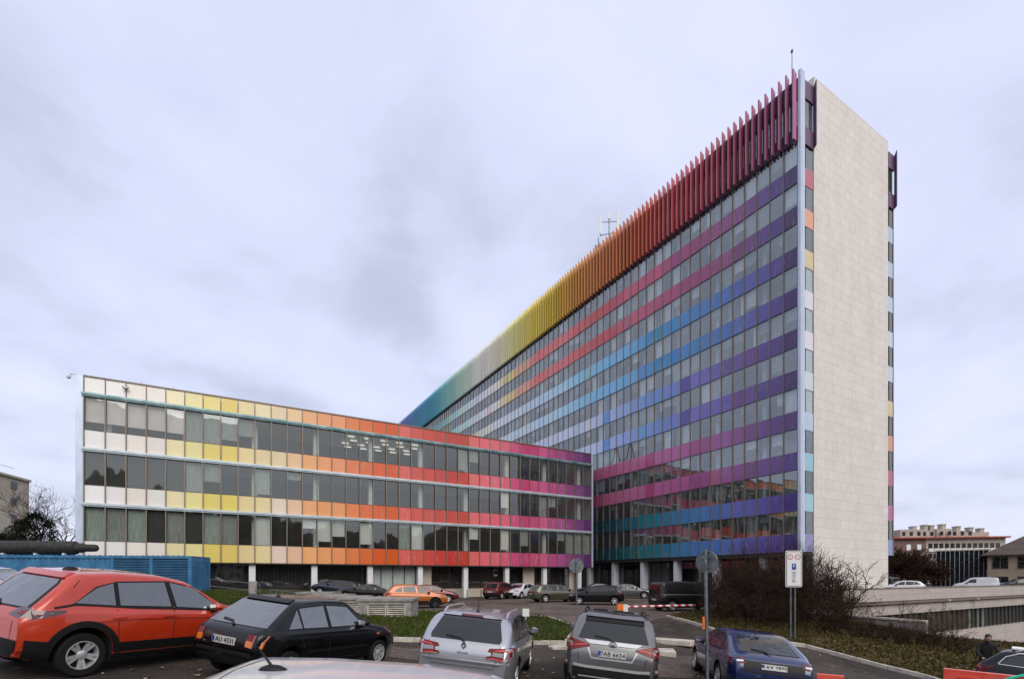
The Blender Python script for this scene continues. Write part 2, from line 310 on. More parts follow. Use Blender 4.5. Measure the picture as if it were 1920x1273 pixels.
def axis_vals(lo, hi, flo, fhi, fine, far):
    v = []; x = flo
    while x <= fhi+1e-6: v.append(x); x += fine
    st = fine; x = flo
    while x > lo: st *= 1.35; st = min(st, far); x -= st; v.insert(0, max(x, lo))
    st = fine; x = v[-1]
    while x < hi: st *= 1.35; st = min(st, far); x += st; v.append(min(x, hi))
    return v
def build_ground():
    xs = axis_vals(-1500, 1500, -40, 78, .5, 120); ys = axis_vals(-1500, 2500, 1, 80, .5, 120)
    m = MB(); nx = len(xs)
    for y in ys:
        for x in xs: m.v.append((x, y, terrain(x, y)))
    for j in range(len(ys)-1):
        for i in range(nx-1): a = j*nx+i; m.face((a, a+1, a+nx+1, a+nx))
    m.build('ground', 'asphalt', smooth=60, kind='structure')
build_ground()
def drape(name, poly, mt, off, kind='structure', step=.5, **k):
    bm = bmesh.new(); vs_ = [bm.verts.new((x, y, 0)) for x, y in poly]; bm.faces.new(vs_); bm.normal_update()
    if bm.faces[:][0].normal.z < 0: bmesh.ops.reverse_faces(bm, faces=bm.faces)
    for ax in (0, 1):
        lo = min(p[ax] for p in poly); hi = max(p[ax] for p in poly); q = math.ceil(lo/step)*step
        while q < hi:
            bmesh.ops.bisect_plane(bm, geom=bm.verts[:]+bm.edges[:]+bm.faces[:], plane_co=(q, 0, 0) if ax == 0 else (0, q, 0), plane_no=(1, 0, 0) if ax == 0 else (0, 1, 0)); q += step
    for v in bm.verts: v.co.z = terrain(v.co.x, v.co.y)+off
    me = bpy.data.meshes.new(name); bm.to_mesh(me); bm.free(); me.materials.append(MATS[mt])
    me.polygons.foreach_set('use_smooth', [True]*len(me.polygons))
    return link(name, me, None, kind=kind, **k)
def P2(*pp): return [tuple(ground(*p)[:2]) for p in pp]
def kerb(pts, w_=.14, h=.13, name='kerb'):
    m = MB()
    # resample
    q = [Vector((*pts[0], 0))]
    for a, b in zip(pts, pts[1:]):
        a = Vector((*a, 0)); b = Vector((*b, 0)); n = max(1, int((b-a).length/.9))
        for i in range(1, n+1): q.append(a.lerp(b, i/n))
    for i in range(len(q)-1):
        a, b = q[i], q[i+1]; d = (b-a).normalized(); n_ = Vector((-d.y, d.x, 0))*w_/2; a = a+d*.008; b = b-d*.008; base = len(m.v)
        jt = random.uniform(-.008, .008)
        for zz in (-.15, h+jt):
            for p in (a-n_, b-n_, b+n_, a+n_): m.v.append((p.x, p.y, terrain(p.x, p.y)+zz))
        for f in ((0, 3, 2, 1), (4, 5, 6, 7), (0, 1, 5, 4), (1, 2, 6, 5), (2, 3, 7, 6), (3, 0, 4, 7)): m.face(tuple(base+i_ for i_ in f))
    return m.build(name, 'kerb_stone', kind='structure')
# parking lot surface (lighter tarmac), verges, banks
lot_near_r = P2((1085, 1176))[0]
e2 = (E_.x, E_.y)
def off(p, de=0, dd=0): return (p[0]+E_.x*de+D.x*dd, p[1]+E_.y*de+D.y*dd)
k0 = P2((900, 1206))[0]
strip_near_r = off(k0, (P2((1062, 1211))[0][0]-k0[0])/E_.x); strip_near_l = off(k0, -16)
far_r = P2((1027, 1159))[0]; far_m = P2((775, 1147))[0]; tip = P2((1082, 1180))[0]
verge = [strip_near_l, strip_near_r, tip, far_r, far_m, off(far_m, -3, 1.5), (-13, 33), (-16, 41), (-29, 33.5), (-33, 30), (-36, 20), (-30, 8)]
drape('grass_verge', verge, 'grass_soil', .10)
kerb([strip_near_l, strip_near_r, tip, far_r]); kerb([far_r, far_m], .12, .12)
drape('parking_lot', [far_r, tip, P2((1180, 1185))[0], P2((1268, 1158))[0], P2((1350, 1150))[0], (16.5, 33), (19, 37.5), (23, 40), (9, 66), (9.6, 58.2), (-31, 35.5), (-16, 40.8), (-13.2, 33.2), off(far_m, -3, 1.6), far_m], 'asphalt_lot', .008)
isl = P2((1250, 1157), (1275, 1163), (1340, 1183), (1440, 1203), (1510, 1213), (1600, 1237), (1740, 1273), (1830, 1300))
bank = isl + [(26, 16), (34, 18.5), (20.9, 24.1), (12.6, 35.3), (17.5, 34), (14, 33)] 
bank = isl + [(32, 17.5), (30, 21), (20.6, 23.9), (13.5, 33.9)] + P2((1360, 1143), (1300, 1149))
drape('grass_bank', bank, 'bank_soil', .10)
kerb(isl)
pth = isl[4:] ; path_poly = isl[4:]+[off(isl[-1], 2, -3.2)]+[off(p, .0, -2.6) for p in reversed(isl[4:-1])]
drape('path', path_poly, 'asphalt_path', .010)
drape('road_patch', P2((1178, 1232), (1236, 1226), (1300, 1230), (1318, 1258), (1290, 1272), (1192, 1268)), 'asphalt_lot', .012)
drape('road_patch', P2((735, 1213), (800, 1217), (792, 1240), (728, 1232)), 'asphalt_lot', .012)
drape('road_patch', P2((1350, 1165), (1262, 1172), (1215, 1186), (1180, 1182), (1230, 1160), (1262, 1156)), 'asphalt', .014)
# hills: wooded slope behind the camera (seen mirrored in the glass), lawn slope at the left
def hill(name, pts, mt, width, hfun, kind='structure'):
    m = MB(); n = len(pts); K = 14
    for i, (x, y) in enumerate(pts):
        c = Vector((x, y, 0)); H_ = hfun(i, n); nrm = c.normalized()
        for k in range(K):
            t = k/(K-1); p = c+nrm*width*t; h = H_*math.sin(math.pi*min(1, t*1.15)*.5)*(1+.12*math.sin(i*2.3+k))
            m.v.append((p.x, p.y, -3.5+h))
    for i in range(n-1):
        for k in range(K-1): a = i*K+k; m.face((a, a+1, a+K+1, a+K))
    return m.build(name, mt, smooth=80, kind=kind)
arc = [(170*math.sin(R(a)), 170*math.cos(R(a))) for a in range(88, 262, 1)]
hr_ = random.Random(8)
hill('hill', arc, 'hill_wood', 55, lambda i, n: 31+3.5*math.sin(i*.11)+1.5*math.sin(i*.43+1)+hr_.uniform(-.5, .5)+11*math.exp(-((i+88-163)/12)**2))

# ------------------------------------------------------------------ colour sequences of the facades
def keyed(keys, x):
    """keys: (x, rgb) sorted"""
    if x <= keys[0][0]: return keys[0][1]
    for (a, ca), (b, cb) in zip(keys, keys[1:]):
        if x <= b: t = (x-a)/(b-a); return tuple(p+(q-p)*t for p, q in zip(ca, cb))
    return keys[-1][1]
def jitter(c, k=.05, g=1.0, ds=.10):
    gr = sum(c)/3; c = tuple(v+(gr-v)*ds for v in c); f = g*(1+random.uniform(-k, k)); return tuple(max(.002, min(.95, v*f)) for v in lin(tuple(max(0, min(255, v+random.uniform(-2, 2))) for v in c)))
ROWK = {
 0: [(780, (50, 110, 140)), (825, (70, 160, 152)), (850, (150, 210, 195)), (870, (190, 222, 222)), (900, (222, 226, 238)), (928, (236, 230, 220)), (945, (235, 215, 160)), (957, (234, 200, 110)), (972, (235, 160, 115)), (990, (234, 145, 120)), (1003, (226, 105, 90)), (1025, (222, 100, 92)), (1060, (225, 105, 110)), (1085, (212, 78, 72)), (1125, (200, 65, 62)), (1150, (190, 62, 78)), (1180, (202, 82, 108)), (1230, (182, 70, 108)), (1300, (152, 66, 112)), (1380, (135, 70, 122)), (1420, (98, 70, 132)), (1455, (82, 62, 128)), (1493, (55, 32, 78))],
 1: [(860, (150, 205, 190)), (885, (236, 220, 160)), (905, (238, 228, 205)), (930, (222, 224, 236)), (960, (205, 222, 240)), (1000, (190, 216, 238)), (1060, (165, 210, 232)), (1100, (118, 190, 224)), (1150, (112, 180, 225)), (1195, (96, 165, 214)), (1228, (50, 132, 180)), (1260, (55, 138, 192)), (1310, (72, 130, 186)), (1370, (76, 112, 176)), (1420, (92, 88, 160)), (1455, (80, 64, 138)), (1493, (62, 32, 90))],
 2: [(950, (200, 205, 235)), (1060, (200, 212, 240)), (1120, (186, 200, 232)), (1150, (156, 176, 224)), (1190, (128, 158, 214)), (1230, (104, 140, 204)), (1277, (110, 128, 198)), (1310, (112, 102, 176)), (1350, (104, 96, 172)), (1400, (104, 72, 142)), (1450, (84, 66, 134)), (1493, (64, 34, 88))],
 3: [(1110, (160, 62, 98)), (1140, (192, 100, 138)), (1190, (192, 104, 148)), (1230, (186, 94, 148)), (1280, (176, 90, 150)), (1310, (150, 72, 126)), (1350, (156, 92, 154)), (1400, (122, 72, 134)), (1450, (100, 66, 136)), (1493, (78, 46, 110))],
 4: [(1112, (8, 58, 72)), (1170, (16, 86, 98)), (1210, (26, 116, 122)), (1250, (36, 118, 150)), (1290, (58, 124, 180)), (1340, (78, 122, 186)), (1390, (96, 104, 178)), (1440, (92, 84, 162)), (1470, (78, 62, 140)), (1493, (56, 38, 104))]}  # dark keys at the left end paint in the shade from the wing
FINK = [(745, (84, 90, 165)), (765, (70, 95, 165)), (785, (38, 118, 165)), (815, (38, 135, 165)), (835, (90, 165, 172)), (865, (160, 195, 178)), (895, (208, 212, 200)), (920, (222, 216, 208)), (950, (216, 212, 165)), (985, (216, 205, 100)), (1010, (214, 190, 50)), (1045, (205, 165, 25)), (1070, (202, 140, 30)), (1095, (195, 118, 42)), (1150, (196, 100, 42)), (1185, (186, 78, 35)), (1215, (188, 66, 42)), (1250, (182, 58, 60)), (1310, (176, 58, 76)), (1370, (160, 58, 80)), (1430, (150, 62, 98)), (1490, (158, 76, 122))]
WINGC = [(236, 233, 232), (234, 231, 229), (233, 226, 215), (228, 221, 214), (236, 222, 168), (234, 220, 142), (228, 208, 100), (230, 206, 96), (228, 208, 145), (229, 208, 152), (228, 205, 158), (236, 192, 140), (240, 168, 105), (240, 158, 98), (240, 150, 92), (236, 124, 62), (230, 108, 46), (228, 92, 38), (224, 86, 20), (226, 92, 80), (218, 80, 66), (212, 72, 60), (204, 62, 52), (202, 56, 46), (202, 56, 30), (226, 102, 98), (228, 94, 110), (228, 94, 108), (222, 88, 116), (208, 70, 120), (192, 54, 104), (198, 66, 114), (206, 86, 136), (182, 70, 126), (166, 78, 132), (146, 62, 122), (122, 60, 126), (98, 46, 112)]
def tower_px(s):
    p = T0+D*s; return CX+FPX*p.x/p.y
def tower_scale(s): return 1/(T0+D*s).y

class Pick:
    """collects panels or panes: the 100 that show largest become parts, the rest one stuff part"""
    def __init__(s, name, mats, parent, hide=None): s.items = []; s.name = name; s.mats = mats; s.parent = parent
    def add(s, size, mb, kids=None): s.items.append((size, len(s.items), mb, kids))
    def done(s, top=99, rest_name=None):
        s.items.sort(key=lambda t: -t[0]); res = []
        for sz, i, mb, kids in s.items[:top]:
            o = mb.build(s.name, s.mats, s.parent)
            if kids:
                for nm, kmb, km in kids: kmb.build(nm, km, o)
        rest = s.items[top:]
        if rest:
            R_ = MB()
            for sz, i, mb, kids in rest:
                merge(R_, mb)
            R_.build(s.name, s.mats, s.parent, kind='stuff')
            kk = {}
            for sz, i, mb, kids in rest:
                for nm, kmb, km in (kids or []): merge(kk.setdefault((nm, km), MB()), kmb)
            return kk
        return {}
def merge(A, B):
    b = len(A.v); A.v += B.v; A.f += [tuple(i+b for i in f) for f in B.f]; A.m += B.m; A.c += B.c

# ------------------------------------------------------------------ the tower: local x runs along the long front (away), local y points out of it
tower = thing('office_tower', 'tall office slab with rainbow bands, coloured roof fins and a blank stone end wall', 'office tower', (T0.x, T0.y, 0), math.atan2(D.y, D.x))
NB = 92; TL = NB*TB; ZR = [31.7325-3.3*k for k in range(10)]; SPH = 1.44; ZB = ZR[-1]; DEPTH = 15.44
OUT = .0
pp = Pick('spandrel_panel', 'panel', tower); wp = Pick('window', 'glass_tower', tower)
rnd = random.Random(11)
ROWMAP = [0, 0, 1, 1, 2, 2, 3, 3, 4, 4]
special = {(4, 11): (108, 150, 212), (5, 11): (108, 150, 212)}
for k in range(10):
    for i in range(NB):
        px = tower_px((i+.5)*TB); c = keyed(ROWK[ROWMAP[k]], px)
        if k in (4, 5) and i == 19: c = (96, 142, 208)
        if k in (4, 5) and i == 9: c = (78, 72, 156)
        if k in (6, 7) and i == 13: c = (176, 64, 124)
        if rnd.random() < .12: c = tuple(v*rnd.uniform(.86, 1.08) for v in c)
        mb = MB(); mb.col = jitter(c, .04, 1.15, .05); mb.box(i*TB+.035, (i+1)*TB-.035, -.06, 0, ZR[k], ZR[k]+SPH).tilt(.010, .010)
        sz = tower_scale((i+.5)*TB)**2 if not (tower_px(i*TB) < 1108 and ZR[k] < 12) else 0
        pp.add(sz, mb)
stuffkids = pp.done()
# windows: band k lies under spandrel row k-1 (k=0 lies under the fins)
for k in range(10):
    z0 = ZR[k]+SPH+.0; z1 = ZR[k-1]-.05 if k else 35.0
    for i in range(NB):
        mb = MB(); mb.box(i*TB+.03, (i+1)*TB-.03, -.045, -.03, z0, z1).tilt(.012, .012)
        kids = []; r = rnd.random(); far = i > 45
        if rnd.random() < .62:
            kind = rnd.choice(['blind_white', 'blind_grey', 'blind_grey', 'blind_white', 'curtain']) if k < 8 else rnd.choice(['blind_dark', 'blind_grey', 'blind_dark'])
            h = rnd.choice([1, 1, 1, .75, .5, .35]); b = MB(); x0 = i*TB+.06; x1 = (i+1)*TB-.06
            if rnd.random() < .18: x1 = x0+(x1-x0)*rnd.uniform(.3, .6)
            b.box(x0, x1, -.30, -.285, z1-(z1-z0)*h, z1-.01); kids.append(('blind', b, kind))
        sz = tower_scale((i+.5)*TB)**2 if not (tower_px(i*TB) < 1108 and ZR[k] < 12) else 0
        wp.add(sz*(1.01), mb, kids)
# two windows tilted open
kk = wp.done()
for (nm, km), mb in kk.items(): mb.build('blind', km, tower, kind='stuff')
for i in range(NB+1):
    m = MB(); x = i*TB; m.box(x-.028, x+.028, -.08, .055, ZB, 35.02)
    m.build('mullion', 'frame_tan', tower)
m = MB()
for k in range(10): m.box(.04, TL, -.065, .03, ZR[k]-.045, ZR[k]-.004)
m.build('spandrel_trim', 'frame_dark', tower)
for k in range(10):
    zt = ZR[k]+SPH-.02
    m = MB(); m.box(.05, TL, -(DEPTH-.5), -.12, ZR[k]+.35, ZR[k]+.65); m.build('floor_slab', 'ceiling_white', tower)
m = MB(); m.box(.05, TL, -(DEPTH-.5), -.4, 34.95, 35.25); m.build('floor_slab', 'ceiling_white', tower)
m = MB(); m.box(.06, TL-.1, -6.2, -5.9, ZB+.3, 34.9); m.build('corridor_wall', 'interior_dark', tower)
m = MB()
for i in range(2, NB, 4): m.box(i*TB+.8, i*TB+1.15, -1.1, -.75, -2.4 if i > 1 else 0, 35)
m.build('column', 'column_white', tower, kind='stuff')
m = MB()
for i in range(2, NB, 4): m.box(i*TB+.75, i*TB+1.2, -.75, -.35, -2.6, ZB-.1)
cols = []
for i in range(2, NB, 4):
    if tower_px(i*TB) < 1000: continue
    m = MB(); m.box(i*TB+.72, i*TB+1.17, -.72, -.28, -2.7, ZB-.1); m.build('ground_column', 'column_white', tower)
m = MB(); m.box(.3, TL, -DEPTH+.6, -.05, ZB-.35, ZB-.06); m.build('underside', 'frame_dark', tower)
# ground floor glazing set back
m = MB(); m.box(.9, TL, -3.2, -3.17, -2.6, ZB-.4); m.build('ground_glazing', 'glass', tower)
m = MB()
for i in range(0, 60): m.box(.9+i*1.5, .96+i*1.5, -3.16, -3.1, -2.6, ZB-.36)
m.build('ground_frame', 'frame_dark', tower)
for i0, i1, mt_ in ((14, 17, 'curtain'), (20, 22, 'blind_grey'), (8, 11, 'interior_dark'), (24, 26, 'curtain'), (3, 6, 'interior_dark')):
    m = MB(); m.box(i0*TB, i1*TB, -3.5, -3.4, -2.6, ZB-.45); m.build('curtain', mt_, tower)
m = MB(); m.box(.9, TL, -8.5, -8.2, -2.6, ZB-.4); m.build('back_wall', 'interior_dark', tower)
# top floor: parapet bands, windows behind the fins, fins
m = MB(); m.box(.0, TL, -.3, .0, 38.6, 40.1); m.build('parapet_band', 'fin_dark', tower)
m = MB(); m.box(0, TL, -.3, .06, 35.03, 36.2); m.build('lower_band', 'fin_dark', tower)
m = MB(); m.box(0, TL, -.22, -.2, 36.2, 38.6); m.build('top_window', 'glass_tower', tower)
m = MB()
for i in range(2*NB+1): m.box(i*TB/2-.04, i*TB/2+.04, -.21, -.02, 36.2, 38.6)
m.build('top_window_frame', 'frame_dark', tower, kind='stuff')
m = MB(); m.box(0, TL, -3.0, -2.8, 36, 38.8); m.build('plant_room_wall', 'interior_dark', tower)
m = MB(); m.box(0, TL, -DEPTH+.3, -.31, 39.2, 39.5); m.build('roof', 'roof_felt', tower)
m = MB(); m.box(.3, TL, -DEPTH+.6, -.3, 35.3, 35.5); m.build('floor_slab', 'interior_dark', tower)
fp = Pick('fin', 'fin_paint', tower)
for i in range(2*NB):
    x = .12+i*TB/2; c = keyed(FINK, tower_px(x)); mb = MB(); mb.col = jitter(tuple(min(255, v*.92+26) for v in c), .07, 1.2)
    mb.v += [(x-.055, .06, 35.04), (x-.055, .48, 35.10), (x-.055, .48, 40.68), (x-.055, .06, 40.45), (x+.055, .06, 35.04), (x+.055, .48, 35.10), (x+.055, .48, 40.68), (x+.055, .06, 40.45)]
    for f in ((0, 3, 2, 1), (4, 5, 6, 7), (0, 1, 5, 4), (1, 2, 6, 5), (2, 3, 7, 6), (3, 0, 4, 7)): mb.face(f)
    fp.add(tower_scale(x)**2, mb)
fp.done()
# little brackets under the fins
m = MB()
for i in range(2*NB): x = .12+i*TB/2+.1; m.v += [(x-.12, .0, 35.02), (x+.12, .0, 35.02), (x, .28, 35.02), (x, .04, 34.66)]; b = len(m.v)-4; [m.face(tuple(b+q for q in f)) for f in ((0, 1, 2), (0, 3, 1), (1, 3, 2), (0, 2, 3))]
m.build('fin_bracket', 'fin_dark', tower, kind='stuff')
# corner post, narrow window strip and stone end wall (local -y runs along the end wall)
m = MB(); m.box(-.26, -.04, -.55, .06, ZB-.02, 40.62); m.build('corner_post', 'aluminium', tower)
m = MB(); m.box(-.275, -.245, -.32, -.22, ZB-.03, 40.63); m.build('post_rib', 'steel_white', tower)
m = MB(); m.box(-.12, -.04, -.64, -.56, ZB, 40.3); m.box(-.08, -.02, -2.04, -1.99, ZB, 40.1); m.build('strip_frame', 'frame_tan', tower)
LEFTC = [(200, 88, 104), (244, 168, 118), (232, 208, 150), (232, 230, 232), (232, 230, 238), (214, 224, 234), (190, 214, 232), (150, 206, 226), (158, 208, 226), (142, 146, 200)]
RIGHTC = [(180, 205, 225), (185, 212, 230), (190, 215, 230), (215, 222, 235), (215, 220, 235), (228, 205, 150), (225, 155, 110), (196, 84, 108), (186, 90, 140), (132, 146, 200)]
for (y0, y1, CC) in ((-1.99, -.65, LEFTC), (-15.40, -14.42, RIGHTC)):
    for k in range(10):
        m = MB(); m.col = jitter(CC[k], .03, .9); m.box(-.10, -.05, y0, y1, ZR[k], ZR[k]+SPH); m.build('end_panel', 'panel', tower)
        z1 = ZR[k-1] if k else 35
        m = MB(); m.box(-.075, -.06, y0, y1-.35, ZR[k]+SPH, z1); m.build('end_window', 'glass_tower', tower)
        if y0 > -3 and k in (4, 5, 6, 3): b = MB(); b.box(-.03, -.02, y0, y1-.4, ZR[k]+SPH, z1); b.build('blind', 'blind_white', tower)
m = MB(); m.box(-.02, 0, -14.42, -.54, ZB-.3, 35); m.build('strip_backing', 'interior_dark', tower)
for y0, y1, xs in ((-1.98, -.55, -.40), (-15.5, -14.42, -.40)):
    m = MB(); m.col = jitter((96, 54, 92), .02, .9)
    m.box(-.18, -.05, y0, y1, 35.0, 36.4); m.build('end_band', 'fin_paint', tower)
    m = MB(); m.col = jitter((96, 54, 92), .02, .9); m.box(-.18, -.05, y0, y1, 38.7, 40.15); m.build('end_band', 'fin_paint', tower)
    m = MB(); m.box(-.1, -.06, y0, y1-.3, 36.4, 38.7); m.build('end_window', 'glass_tower', tower)
    m = MB(); m.col = jitter((62, 38, 84), .02, .9); yf = y0+.05 if y0 > -5 else y0
    m.v += [(xs, yf-.06, 35.3), (-.19, yf-.06, 35.1), (-.19, yf-.06, 40.1), (xs, yf-.06, 40.55), (xs, yf+.06, 35.3), (-.19, yf+.06, 35.1), (-.19, yf+.06, 40.1), (xs, yf+.06, 40.55)]
    for f in ((0, 1, 2, 3), (7, 6, 5, 4), (0, 4, 5, 1), (1, 5, 6, 2), (2, 6, 7, 3), (3, 7, 4, 0)): m.face(f)
    m.build('end_fin', 'fin_paint', tower)
m = MB(); m.box(-.14, 3, -14.40, -2.05, -3.5, 41.1); m.build('stone_end_wall', 'stone_clad', tower)
m = MB(); m.box(-.12, .1, -15.55, -15.44, ZB, 35.0); m.build('corner_trim', 'frame_tan', tower)
m = MB(); m.box(.0, TL, -DEPTH-.05, -DEPTH, ZB, 40); m.build('rear_front', 'frame_dark', tower)
m = MB(); m.box(TL, TL+.2, -DEPTH, 0, -3, 40); m.build('far_end_wall', 'stone_clad', tower)
m = MB(); m.box(.0, .5, -2.0, -1.2, -3, ZB-.1); m.build('end_pier', 'interior_dark', tower)
# two tilted vent windows low in the tower, seen between the rows
for i in (16, 18):
    m = MB(); x = i*TB; z0 = ZR[6]+SPH; z1 = ZR[5]-.06
    m.tube((x+.05, .12, z1), (x+.05, .55, z0), .05, n=4); m.tube((x+.05, .55, z0), (x+TB-.05, .55, z0), .03, n=4)
    m.build('open_vent', 'frame_dark', tower)

# ------------------------------------------------------------------ the low wing: local x along its front (away), local y into the building
wing = thing('office_wing', 'low three storey office wing with panels running from white through orange to purple', 'office wing', (W0.x, W0.y, 0), math.atan2(E_.y, E_.x))
NW = 38; WL = NW*WB; ZL = [12.9642, 9.0647, 5.1652]; ZWB = 1.1374; ZTOP = 14.2; WD = 13.0
def wsc(i): return 1/(W0+E_*(i+.5)*WB).y**2
pp = Pick('wall_panel', 'panel', wing); wp = Pick('window', 'glass', wing)
ROWS = [(ZL[0]+.10, ZTOP), (ZL[1]+.10, ZL[1]+1.36), (ZL[2]+.10, ZL[2]+1.36), (ZWB, ZWB+1.42)]
WROW = [(ZL[1]+1.39, ZL[0]-.16), (ZL[2]+1.39, ZL[1]-.16), (ZWB+1.45, ZL[2]-.16)]
for r, (z0, z1) in enumerate(ROWS):
    for i in range(NW):
        c = WINGC[i]
        if r >= 2 and i in (10, 11): c = (230, 208, 186) if i == 10 else (236, 188, 150)
        mb = MB(); mb.col = jitter(c, .03, 1.0); mb.box(i*WB+.04, (i+1)*WB-.04, 0, .06, z0, z1).tilt(.012, .012); pp.add(wsc(i), mb)
pp.done()
rnd = random.Random(5)
B3 = {0: 'curtain', 1: 'blind_grey', 2: 'curtain', 3: 'blind_dark', 4: 'blind_grey', 5: 'blind_dark', 6: 'curtain', 7: 'blind_grey', 9: 'blind_white', 12: ('blind_white', .35), 13: ('blind_white', .8), 14: ('blind_white', .6), 16: ('blind_white', .85), 19: 'curtain', 20: 'blind_white', 25: ('blind_white', .5), 28: ('blind_white', .9), 35: 'blind_grey', 36: 'blind_grey', 37: 'blind_grey', 30: ('blind_grey', .7), 34: ('blind_grey', .4)}
B2 = {0: 'blind_dark', 1: 'blind_dark', 2: 'blind_dark', 3: 'blind_dark', 4: 'blind_dark', 5: 'blind_grey', 6: ('blind_grey', .6), 9: ('curtain', .9), 11: ('blind_grey', .3), 28: ('blind_white', .7), 32: 'blind_grey', 33: ('blind_grey', .5)}
B1 = {0: ('blind_pink', .74), 1: ('blind_pink', .74), 2: ('blind_pink', .76), 3: ('blind_pink', .76), 4: ('blind_pink', .78), 5: 'blind_grey', 6: 'blind_grey', 7: ('blind_grey', .8), 8: ('blind_grey', .6), 24: ('blind_grey', .9), 25: ('blind_grey', .5)}
for r, (z0, z1) in enumerate(WROW):
    for i in range(NW):
        mb = MB(); mb.box(i*WB+.04, (i+1)*WB-.04, .07, .085, z0, z1).tilt(.012, .010); kids = []
        b = (B1, B2, B3)[r].get(i)
        if b:
            mt_, h = b if isinstance(b, tuple) else (b, 1); q = MB(); q.box(i*WB+.06, (i+1)*WB-.06, .22, .235, z1-(z1-z0)*h, z1); kids.append(('blind', q, mt_))
        wp.add(wsc(i), mb, kids)
kk = wp.done()
for (nm, km), mb in kk.items(): mb.build('blind', km, wing, kind='stuff')
for i in range(NW+1):
    m = MB(); x = i*WB; m.box(x-.035, x+.035, -.10, .06, ZWB-.01, ZL[0]-.17); m.box(x-.03, x+.03, -.045, .05, ZL[0]+.1, ZTOP-.01); m.build('mullion', 'frame_tan', wing)
for i, z in enumerate(ZL):
    m = MB(); m.box(-.12, WL+.04, -.24, .04, z-.06, z+.09); m.box(-.1, WL, -.16, .05, z-.16, z-.062); m.build('ledge', 'ledge_teal' if i == 0 else 'ledge_metal', wing)
m = MB()
for z0, z1 in WROW: m.box(.04, WL, -.02, .07, z0-.03, z0-.002)
m.build('sill_trim', 'frame_dark', wing)
m = MB(); m.box(-.02, WL+.02, -.08, .08, ZTOP+.002, ZTOP+.08); m.build('roof_coping', 'frame_tan', wing)
m = MB(); m.box(-.46, -.045, -.02, WD, ZWB, ZTOP+.04); m.build('end_wall', 'aluminium', wing)
m = MB(); m.box(WL+.045, WL+.30, -.04, WD, ZWB-.04, ZTOP+.02); m.build('end_wall', 'aluminium', wing)
m = MB(); m.box(-.02, WL, .1, WD, ZTOP-.5, ZTOP-.3); m.build('roof', 'roof_felt', wing)
for z in (ZL[0]-.05, ZL[1]-.05, ZL[2]-.05, ZWB+.25):
    m = MB(); m.box(.02, WL, .26, WD, z, z+.22 if z > 2 else z+.1); m.build('floor_slab', 'ceiling_white', wing)
m = MB(); m.box(.02, WL, 6, 6.2, ZWB+.3, ZL[0]); m.build('corridor_wall', 'interior_dark', wing)
m = MB()
for i in range(10): x = (.85+4*i)*WB; m.box(x-.02, x+.42, .75, 1.15, ZWB+.3, ZL[0]-.1)
m.build('inner_column', 'column_white', wing)
# lit ceiling strips in the top floor office
m = MB()
for i in range(5):
    for j in range(4):
        x = 15.3*WB+i*1.5+(j % 2)*.5; y = .9+j*1.3
        for q in (0, .16): m.box(x, x+.62, y+q, y+q+.07, ZL[0]-.20, ZL[0]-.17)
m.build('ceiling_light', 'lamp_emit', wing)
# ground floor: undercroft with white columns
for i in range(10):
    x = (.85+4*i)*WB; p = W0+E_*x; m = MB(); m.box(x-.24, x+.24, .3, .75, terrain(p.x, p.y)-.3, ZWB-.1); m.build('ground_column', 'column_white', wing)
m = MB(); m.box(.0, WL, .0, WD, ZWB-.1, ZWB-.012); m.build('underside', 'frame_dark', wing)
m = MB(); m.box(16.95*WB, 20.8*WB, 1.3, 1.38, -1.9, ZWB-.12); m.build('frosted_screen', 'curtain', wing)
m = MB()
for i in range(5): x = 16.95*WB+i*1.13; m.box(x-.03, x+.03, 1.22, 1.29, -1.9, ZWB-.12)
m.build('screen_frame', 'frame_dark', wing)
m = MB(); m.box(20.9*WB, 22.1*WB, 1.3, 1.5, -2.4, ZWB-.12); m.build('wood_panel', 'render_cream', wing)
for a, b in ((31.0, 32.2), (36.2, 37.1)): m = MB(); m.box(a*WB, b*WB, 1.3, 1.5, -2.4, ZWB-.12); m.build('wood_panel', 'render_cream', wing)
m = MB(); m.box(22.2*WB, 31*WB, 2.2, 2.23, -1.2, ZWB-.12); m.box(32.3*WB, 36.1*WB, 2.2, 2.23, -2.0, ZWB-.12); m.build('ground_glazing', 'glass', wing)
m = MB()
for i in range(16): x = 22.2*WB+i*1.15; m.box(x-.03, x+.03, 2.1, 2.19, -1.6, ZWB-.12)
m.box(22.2*WB, 38*WB, 2.08, 2.19, .1, .16); m.build('ground_frame', 'frame_dark', wing)
m = MB(); m.box(22.2*WB, 31*WB, 1.9, 2.25, -2.4, -1.22); m.build('plinth', 'render_cream', wing)
m = MB(); m.box(22.2*WB, WL, 5.2, 5.4, -2.5, ZWB-.12); m.build('back_wall', 'brick_far', wing)
m = MB(); m.box(0, 22*WB, 7.5, 7.7, -2.5, ZWB-.12); m.build('back_wall', 'interior_dark', wing)
m = MB(); m.box(-.4, 22*WB, 1.4, 1.43, -1.6, ZWB-.12); m.build('ground_glazing', 'glass', wing)
m = MB()
for i in range(60): x = .3+i*.28; m.box(x-.012, x+.012, 1.32, 1.36, -1.9, ZWB-.12)
m.build('grille', 'frame_dark', wing, kind='stuff')
m = MB(); m.box(28.0*WB-.1+.35, 28.0*WB+.65, 1.85, 2.05, .1, .8); o = m.build('air_conditioner', 'steel_white', wing)
m = MB(); m.lathe([(.0, 0), (.23, 0), (.23, .03), (.17, .03), (0, .02)], 18, Matrix.Translation((28.0*WB+.45, 1.845, .45)) @ Matrix.Rotation(R(90), 4, 'X')); m.build('fan_grille', 'frame_dark', o)
